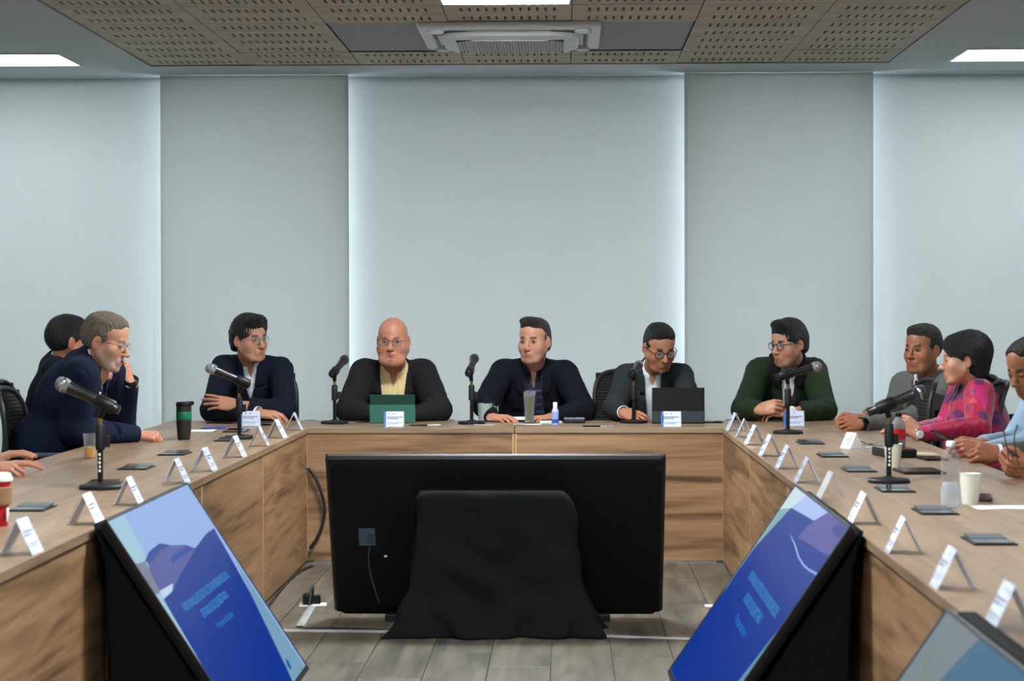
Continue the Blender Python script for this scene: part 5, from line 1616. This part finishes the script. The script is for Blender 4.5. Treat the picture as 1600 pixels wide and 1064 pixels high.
PEOPLE = {}
PEOPLE['young'] = back_person('young man with glasses, navy suit and open white shirt, arms crossed on the table',
    (394, 580, 12.28), (438, 582, 12.25), (350, 579, 12.25), (446, 641, 12.08), (331, 641, 12.06), (368, 633, 11.93), (402, 645, 11.86), (390, 530, 12.15),
    hdir=(.74, -.67, -.02), roll=.05, skin=skL, head=dict(smile=1.), hair=dict(style='sweep', t=.012, top=.022, line=.066), hmat=M_hblack, comb=(.6, 1, .1), hamp=.004,
    hL=dict(f=(-1, -.05, .18), b=(.15, -.85, .5), curl=(.15, .18, .2, .25), spread=.09), hR=dict(f=(1, -.1, -.08), b=(0, -.35, .95), curl=(.35, .4, .45, .5)),
    jacket='suit', jm=M_navy, open_=[(.14, .050), (.02, .042), (-.05, .032), (-.19, .003), (-.21, -.01), (-.5, -.05)], sm=M_shirtw, cuff=M_shirtw, glasses=('round', .0225, .0195, .0011, M_framem), seed=1, gaze=(.3, 0), cuffL=False)
PEOPLE['bald'] = back_person('bald man with glasses and goatee in charcoal suit and cream shirt',
    (616, 590, 12.30), (660, 588, 12.28), (570, 588, 12.28), (686, 640, 12.05), (545, 640, 12.05), (638, 650, 11.92), (590, 650, 11.92), (614, 532, 12.15),
    hdir=(-.06, -1, -.06), skin=skP, fat=.8, hscale=1.09, head=dict(fat=.22, jaw=.006), cols=dict(goatee=srgb(110, 95, 90), stubble=.08, browthick=.6, brow=srgb(90, 70, 60)),
    jacket='suit', jm=M_char, open_=[(.14, .088), (.03, .080), (-.06, .068), (-.30, .048), (-.42, .03), (-.6, -.03)], sm=M_shirty, cuff=M_shirty, glasses=('rect', .0235, .0150, .0012, M_framek), seed=2, gaze=(-.25, 0), slw=1.22,
    hL=dict(f=(-1, -.3, -.02)), hR=dict(f=(1, -.3, -.02)))
def plaid(co):
    C = np.tile(np.array(srgb(30, 30, 52)), (len(co), 1)); w = (np.abs(((co[:, 0]/.036) % 1)-.5) < .045) | (np.abs(((co[:, 2]/.040) % 1)-.5) < .045)
    C[w] = srgb(92, 88, 116); b = (np.abs(((co[:, 0]/.036+.5) % 1)-.5) < .12) | (np.abs(((co[:, 2]/.04+.5) % 1)-.5) < .12); C[b & ~w] = srgb(20, 20, 42); return C
PEOPLE['centre'] = back_person('man with short greying hair, dark navy button jacket over a plaid shirt, at centre',
    (834, 586, 12.30), (882, 588, 12.27), (787, 587, 12.27), (912, 641, 12.06), (756, 632, 12.10), (862, 652, 11.92), (768, 652, 11.90), (835, 533, 12.15),
    hdir=(-.40, -.91, -.02), skin=skL, fat=.35, hscale=1.05, head=dict(jaw=.004), cols=dict(stubble=.28, beard=srgb(170, 150, 138), beard_amt=.18), hair=dict(style='quiff', t=.004, top=.004, line=.094), hmat=M_hbrown,
    jacket='shacket', jm=M_dnavy, open_=[(.14, .064), (.03, .058), (-.05, .050), (-.16, .055), (-.36, .075), (-.6, .075)], lapel='collar', sm=M_plaid, scolf=plaid, shirt_v=.10, coll=.0, seed=3, gaze=(-.3, 0), slw=1.12,
    hL=dict(f=(-.8, -.5, 0)), hR=dict(f=(.75, -.6, .02), b=(0, -.3, 1), s=.95))
PEOPLE['typing'] = back_person('man with black-framed glasses and dark grey suit looking down at the black laptop',
    (1019, 592, 12.30), (1064, 592, 12.27), (979, 593, 12.27), (1082, 642, 12.10), (960, 638, 12.05), (1062, 650, 11.98), (974, 644, 11.84), (1030, 543, 12.12),
    hdir=(.30, -.85, -.34), skin=skM, hscale=1.06, hair=dict(style='slick', t=.006, top=.008, line=.096), head=dict(closed=True), hmat=M_hblack, cols=dict(stubble=.3),
    jacket='suit', jm=M_gsuit, open_=[(.14, .060), (.02, .052), (-.06, .046), (-.34, .030), (-.6, .0)], sm=M_shirtw, cuff=M_shirtw, glasses=('round', .0250, .0210, .0021, M_framek), seed=4, gaze=(0, -.4),
    hL=dict(f=(-.6, -1, 0)), hR=dict(f=(.72, -.62, -.20), b=(-.25, -.6, .75), curl=(.55, .55, .5, .25), thumb=(.6, .3), spread=.10))
PEOPLE['green'] = back_person('man with round black glasses in a green quilted jacket with dark fur collar',
    (1230, 582, 12.30), (1271, 584, 12.27), (1187, 584, 12.27), (1288, 640, 12.06), (1163, 640, 12.06), (1231, 645, 11.90), (1187, 640, 11.88), (1232, 537, 12.15),
    hdir=(-.78, -.62, -.10), skin=skL, hscale=1.05, hair=dict(style='quiff', t=.012, top=.020, line=.070), hmat=M_hblack, cols=dict(stubble=.35),
    jacket='fur', jm=M_green_q, open_=[(.14, .058), (.03, .050), (-.06, .036), (-.20, .022), (-.6, .020)], lapel='fur', sm=M_shirtw, glasses=('round', .0215, .0195, .0020, M_framek), seed=5, gaze=(-.2, -.1), quilt=True, slw=1.15,
    hL=dict(f=(-1, -.05, .12), b=(.1, -.4, .9), curl=(.5, .55, .6, .6)), hR=dict(f=(.85, -.3, .22), b=(0, -.9, .45), curl=(.9, .9, .95, 1.), thumb=(.4, .5), wide=1.05), cuff=M_shirtw, cuffR=False)

def side_person(label, hc, N, f, hdir, EL, ER, WL, WR, lean=.14, sw=.175, drop=.035, **k):
    g = lambda t: Vector(t) if isinstance(t, Vector) else ony(*t)
    n = g(N); fh = Vector((f[0], f[1], 0)).normalized(); sd = Vector((-fh.y, fh.x, 0))
    P = Vector((n.x, n.y, 0))-fh*lean; P.z = .535
    SL, SR = n+sd*sw-Vector((0, 0, drop)), n-sd*sw-Vector((0, 0, drop))
    SL += fh*k.pop('lf', .0); SR += fh*k.pop('rf', .0)
    return person(label, n, f, P, SL, SR, g(EL), g(ER), g(WL), g(WR), k.pop('hL', {}), k.pop('hR', {}), g(hc), hdir, **k)
# right wing
PEOPLE['grey'] = side_person('man in a light grey suit and white shirt, hands clasped, at the right corner',
    (1442, 546, 11.42), (1451, 594, 11.50), (-.80, -.60), (-.74, -.67, -.0), EL=(1420, 660, 11.22), ER=(1398, 640, 11.60), WL=(1350, 662, 11.04), WR=(1346, 654, 11.16), skin=skT, hscale=1.05, fat=.4,
    hair=dict(style='slick', t=.006, top=.010, line=.086), hmat=M_hbrown, cols=dict(stubble=.1), head=dict(jaw=.005, fat=.05),
    jacket='suit', jm=M_grey, open_=[(.14, .052), (.03, .046), (-.05, .040), (-.28, .012), (-.32, -.01), (-.6, -.05)], sm=M_shirtw, cuff=None, seed=6, gaze=(0, 0),
    hL=dict(f=(-.95, -.15, .05), b=(-.1, -.9, .35), curl=(1.0, 1.05, 1.1, 1.1), thumb=(.4, .5)), hR=dict(f=(-.95, .1, .2), b=(0, .3, 1), curl=(.9, .9, .9, .9)))
def magenta(co):
    n = vnoise(co, 14, 9); n2 = vnoise(co, 22, 4); C = np.tile(np.array(srgb(176, 4, 62)), (len(co), 1))
    C = mixc(C, np.clip((n-.12)*5, 0, 1), srgb(84, 16, 84), .95); C = mixc(C, np.clip((n2-.35)*5, 0, 1), srgb(190, 14, 110), .8); return C
PEOPLE['woman'] = side_person('woman with short black hair in a magenta and purple blouse, in profile',
    (1506, 562, 10.55), (1518, 603, 10.62), (-1, -.05), (-.99, .12, -.02), EL=(1528, 668, 10.30), ER=(1480, 668, 10.75), WL=(1436, 678, 10.18), WR=(1430, 672, 10.55), skin=skL, hscale=1.03, sw=.165, lean=.10, fat=.7, slw=1.25,
    hair=dict(style='bob', t=.012, line=.060), hmat=M_hblack, head=dict(female=True, nose=.97), cols=dict(brow=(.03, .02, .02), browthick=.6),
    sm=M_mag, scolf=magenta, shirt_v=.11, collar=True, seed=7, hL=dict(f=(-.7, .1, .55), b=(0, -.8, .3), curl=(.9, .9, 1., 1.), s=.92), hR=dict(f=(-.9, 0, .2), s=.92))
PEOPLE['phone'] = side_person('balding man in a pale blue shirt looking down at a phone, at the right edge',
    (1610, 574, 9.42), (1636, 632, 9.50), (-1, -.15), (-.80, -.45, -.36), EL=(1604, 694, 9.12), ER=(1580, 690, 9.65), WL=(1540, 704, 9.02), WR=(1535, 693, 9.30), skin=skT, hscale=1.05, lean=.10, fat=.3,
    head=dict(closed=True), hair=dict(style='short', t=.004, top=.002, line=.118), hmat=M_hbrown, cols=dict(stubble=.3), jacket=None, sm=M_shirtb, seed=8, gaze=(0, -.4),
    hL=dict(f=(-.95, .1, .12), b=(0, -.8, .5), curl=(.6, .6, .65, .7), thumb=(.5, .2)), hR=dict(f=(-.95, -.1, .2), b=(0, .2, 1), curl=(.6, .6, .6, .6)))
PEOPLE['olive'] = side_person('person in an olive jacket holding folded glasses, mostly outside the right edge',
    (1740, 580, 8.35), (1735, 650, 8.40), (-1, .05), (-.95, .1, -.2), EL=(1668, 745, 8.02), ER=(1640, 712, 8.75), WL=(1612, 742, 7.92), WR=(1562, 708, 8.72), skin=skT, lean=.10, fat=.3,
    hair=dict(style='short', t=.006, top=.008, line=.075), hmat=M_hdark, jacket='suit', jm=M_olive, open_=[(.14, .052), (.03, .046), (-.05, .040), (-.28, .012), (-.32, -.01), (-.6, -.05)], sm=M_shirtw, seed=9,
    hL=dict(f=(-.9, .0, .35), b=(.1, -.7, -.5), curl=(.8, .85, .95, 1.), thumb=(.6, .4)), hR=dict(f=(-.95, -.1, .1), b=(-.1, -.85, .4), curl=(1.15, 1.2, 1.2, 1.25), thumb=(.4, .6)), cuff=M_shirtw)
# left wing
PEOPLE['far'] = side_person('man with black hair in a dark suit behind the grey-bearded man',
    (108, 534, 10.95), (92, 570, 11.0), (1, .15), (.86, .48, -.05), EL=(110, 655, 11.2), ER=(105, 660, 10.80), WL=(160, 662, 11.25), WR=(150, 668, 10.95), skin=skT, hscale=1.06,
    hair=dict(style='short', t=.008, top=.010, line=.075), hmat=M_hblack, jacket='suit', jm=M_navy, open_=NAV, sm=M_shirtw, seed=10)
PEOPLE['beard'] = side_person('grey-haired bearded man with glasses in a navy blazer, hand at his mouth',
    (165, 534, 10.0), (134, 568, 10.02), (1, -.05), (.965, -.15, -.22), EL=(188, 668, 10.36), ER=(118, 672, 9.86), WL=(203, 600, 10.22), WR=(214, 679, 10.13), skin=skL, hscale=1.08, fat=.6, lean=.30, sw=.18, lf=.06, rf=.03, slw=1.2, drop=.05,
    head=dict(closed=True), hair=dict(style='short', t=.005, top=.008, line=.098), hmat=M_hgrey, comb=(0, 1, -.4), cols=dict(beard=srgb(184, 172, 166), beard_amt=.6, brow=srgb(110, 96, 84), browthick=.8),
    jacket='suit', jm=M_blue2, open_=NAV, sm=M_shirtw, cuff=M_shirtw, cuffR=False, glasses=('round', .0215, .0180, .0010, M_framem), seed=11, gaze=(0, -.3),
    hL=dict(f=(-.22, -.15, 1), b=(.85, -.3, .2), curl=(1.1, 1.25, 1.35, 1.4), thumb=(.7, .3)), hR=dict(f=(.95, .1, -.05), b=(-.05, -.35, .9), curl=(1.1, 1.15, 1.15, 1.2), thumb=(.35, .6)))
PEOPLE['edge'] = side_person('person in a dark blue sleeve at the left edge, hands over the table',
    (-130, 560, 8.1), (-122, 640, 8.12), (1, .0), (.98, 0, -.1), EL=(-48, 715, 8.32), ER=(-55, 726, 7.95), WL=(-18, 722, 8.30), WR=(-14, 732, 8.05), skin=skL, lean=.10, fat=.3,
    hair=dict(style='short', t=.006, top=.008, line=.075), hmat=M_hdark, jacket='suit', jm=M_navy, open_=NAV, sm=M_shirtb, seed=12,
    hL=dict(f=(.9, .05, .35), b=(-.1, -.2, 1), curl=(.25, .3, .4, .4)), hR=dict(f=(.95, .0, .12), b=(-.05, -.3, .95), curl=(.15, .2, .7, .8), thumb=(.7, .1)))
wristwatch(PEOPLE['beard'], ony(203, 600, 10.22), ony(188, 668, 10.36), r=.033, dirn=(.6, -1, 0), off=.022)
wristwatch(PEOPLE['grey'], ony(1350, 662, 11.04), ony(1420, 660, 11.22), dirn=(-.1, -1, .3), off=.02)
wristwatch(PEOPLE['woman'], ony(1436, 678, 10.18), ony(1528, 668, 10.30), m=M_chrome, r=.027, face=M_white, dirn=(0, -1, 0), off=.014)
# phone and glasses held in the hands
ph = empty('phone', ony(1474, 682, 9.10), 0, 'black phone held up by the man in the pale blue shirt', 'phone')
bm = NB(); box(bm, -.072, .072, -.036, .036, -.004, .004, .002, Matrix.Rotation(1.05, 4, 'Z') @ Matrix.Rotation(.25, 4, 'Y') @ Matrix.Rotation(.3, 4, 'X')); obj('body', bm, M_black, ph)
bm = NB(); box(bm, -.068, .068, -.033, .033, .004, .0048, 0, Matrix.Rotation(1.05, 4, 'Z') @ Matrix.Rotation(.25, 4, 'Y') @ Matrix.Rotation(.3, 4, 'X')); obj('screen', bm, M_blackgloss, ph)
gl = empty('glasses', ony(1582, 728, 7.9), 0, 'brown spectacles held folded by the person in the olive jacket', 'glasses')
bm = NB(); o = ony(1582, 728, 7.9)
for pts in (((1577, 722), (1574, 700), (1569, 682), (1568, 664)), ((1592, 728), (1586, 700), (1584, 682), (1590, 664))):
    tube(bm, [ony(a, b, 7.88)-o for a, b in pts], [.0022, .002, .002, .0035], 8, smooth=2)
obj('temples', bm, mat('tortoise', srgb(60, 46, 36), .3), gl, smooth=True)
bm = NB()
for q in (0, 1):
    c = ony(1580+q*12, 738, 7.86)-o; tube(bm, [c+Vector((.022*math.cos(a), 0, .016*math.sin(a))) for a in [2*PI*k/20 for k in range(20)]], .0016, 6, closed=True)
obj('rims', bm, bpy.data.materials['tortoise'], gl, smooth=True)

# ============================================================ OFFICE CHAIRS
M_mesh = mat('chair_mesh', (.014, .014, .015), .7); M_pl = mat('chair_plastic', (.018, .018, .019), .4); M_arm = mat('arm_pad', srgb(70, 74, 78), .4)
def make_chair(label):
    """faces +x"""
    e = empty('office_chair', (0, 0, 0), 0, label, 'chair', 'black mesh office chairs')
    bm = NB(); loft(bm, [[(x*.99, y, z) for x, y in rrect(.235, .07)] for z in (.41, .44)]+[[(x*.97, y*.97, .46) for x, y in rrect(.235, .07)], [(x*.8, y*.8, .465) for x, y in rrect(.235, .07)]], cap0=True, cap1=True); fixn(bm)
    obj('seat', bm, M_mesh, e, auto=50)
    def bx_(y, z):  # curved back surface
        t = (z-.55)/.5; return -.235-.06*t+.05*math.sin(t*PI)*.6 - (-.10*(y/.23)**2*.5)
    pts = []
    for i in range(44):
        a = 2*PI*i/44; ca, sa = math.cos(a), math.sin(a)
        yy = math.copysign(abs(ca)**.55, ca)*.205; zz = .75+math.copysign(abs(sa)**.55, sa)*.205
        pts.append((bx_(yy, zz), yy*(1-.10*(zz-.55)), zz))
    bm = NB(); tube(bm, pts, .014, 8, closed=True); obj('back_frame', bm, M_pl, e, smooth=True)
    bm = NB(); n, m_ = 10, 44; g = []
    for j in range(m_+1):
        z = .555+.39*j/m_; row = []
        for i in range(n+1):
            y = -.195+.39*i/n; row.append(bm.verts.new((bx_(y, z)+.002*((j % 2)*2-1), y*(1-.10*(z-.55)), z)))
        g.append(row)
    for j in range(m_):
        for i in range(n): bm.faces.new((g[j][i], g[j][i+1], g[j+1][i+1], g[j+1][i]))
    fixn(bm); o = obj('back_mesh', bm, M_mesh, e); md = o.modifiers.new('s', 'SOLIDIFY'); md.thickness = .004
    bm = NB(); tube(bm, [(-.30, 0, .80), (-.315, 0, .62), (-.27, 0, .47), (-.10, 0, .40)], .022, 10, smooth=2); obj('back_support', bm, M_pl, e, smooth=True)
    for s in (-1, 1):
        bm = NB(); tube(bm, [(-.10, s*.22, .42), (-.10, s*.285, .44), (-.08, s*.29, .60), (-.06, s*.285, .655)], .014, 8, smooth=2); obj('arm_post', bm, M_pl, e, smooth=True)
        bm = NB(); box(bm, -.18, .08, s*.285-.035, s*.285+.035, .655, .675, .01); obj('armrest', bm, M_arm, e)
    bm = NB(); lathe(bm, [(.028, .10), (.028, .25), (.018, .25), (.018, .41)], 16); fixn(bm); obj('lift', bm, M_pl, e, auto=40)
    for k in range(5):
        a = 2*PI*k/5; R = Matrix.Rotation(a, 4, 'Z'); bm = NB(); tube(bm, [R @ Vector((.02, 0, .12)), R @ Vector((.15, 0, .10)), R @ Vector((.30, 0, .075))], [.024, .02, .014], 8)
        l = obj('base_leg', bm, M_pl, e, smooth=True)
        bm = NB()
        for s in (-.014, .014): lathe(bm, [(.001, -.008), (.028, -.008), (.028, .008), (.001, .008)], 16, R @ Matrix.Translation((.30, s, .0285)) @ Matrix.Rotation(PI/2, 4, 'X'))
        fixn(bm); obj('caster', bm, M_black, l, auto=40)
    return e
ch0 = make_chair('black mesh office chair under the young man in the navy suit')
first = True
for key, who in (('young', 'the young man in the navy suit'), ('bald', 'the bald man'), ('centre', 'the centre man in the dark jacket'), ('typing', 'the man at the black laptop'), ('green', 'the man in the green jacket'),
                 ('grey', 'the man in the light grey suit'), ('woman', 'the woman in magenta'), ('phone', 'the man in the pale blue shirt'), ('olive', 'the person in the olive jacket'),
                 ('far', 'the black-haired man at left'), ('beard', 'the grey-bearded man'), ('edge', 'the person at the left edge')):
    P = PEOPLE[key].location
    rz = {'young': -PI/2, 'bald': -PI/2, 'centre': -PI/2, 'typing': -PI/2+.12, 'green': -PI/2, 'grey': PI+.55, 'woman': PI, 'phone': PI+.1, 'olive': PI, 'far': .05, 'beard': 0, 'edge': 0}[key]
    d = Vector((math.cos(rz), math.sin(rz), 0))
    off = {'typing': Vector((-.10, 0, 0)), 'beard': Vector((.15, -.02, 0)), 'far': Vector((.08, 0, 0)), 'woman': Vector((-.17, .05, 0))}.get(key, Vector())
    loc_ = (P.x+d.x*.02+off.x, P.y+d.y*.02+off.y, 0)
    c = ch0 if first else dup(ch0); first = False
    c.location = loc_; c.rotation_euler = (0, 0, rz); c['label'] = 'black mesh office chair under ' + who
P = ony(1456, 650, 11.12)
c = dup(ch0, (P.x-.27, 11.05, 0), PI+.1, 'empty black mesh office chair between the grey-suited man and the woman')
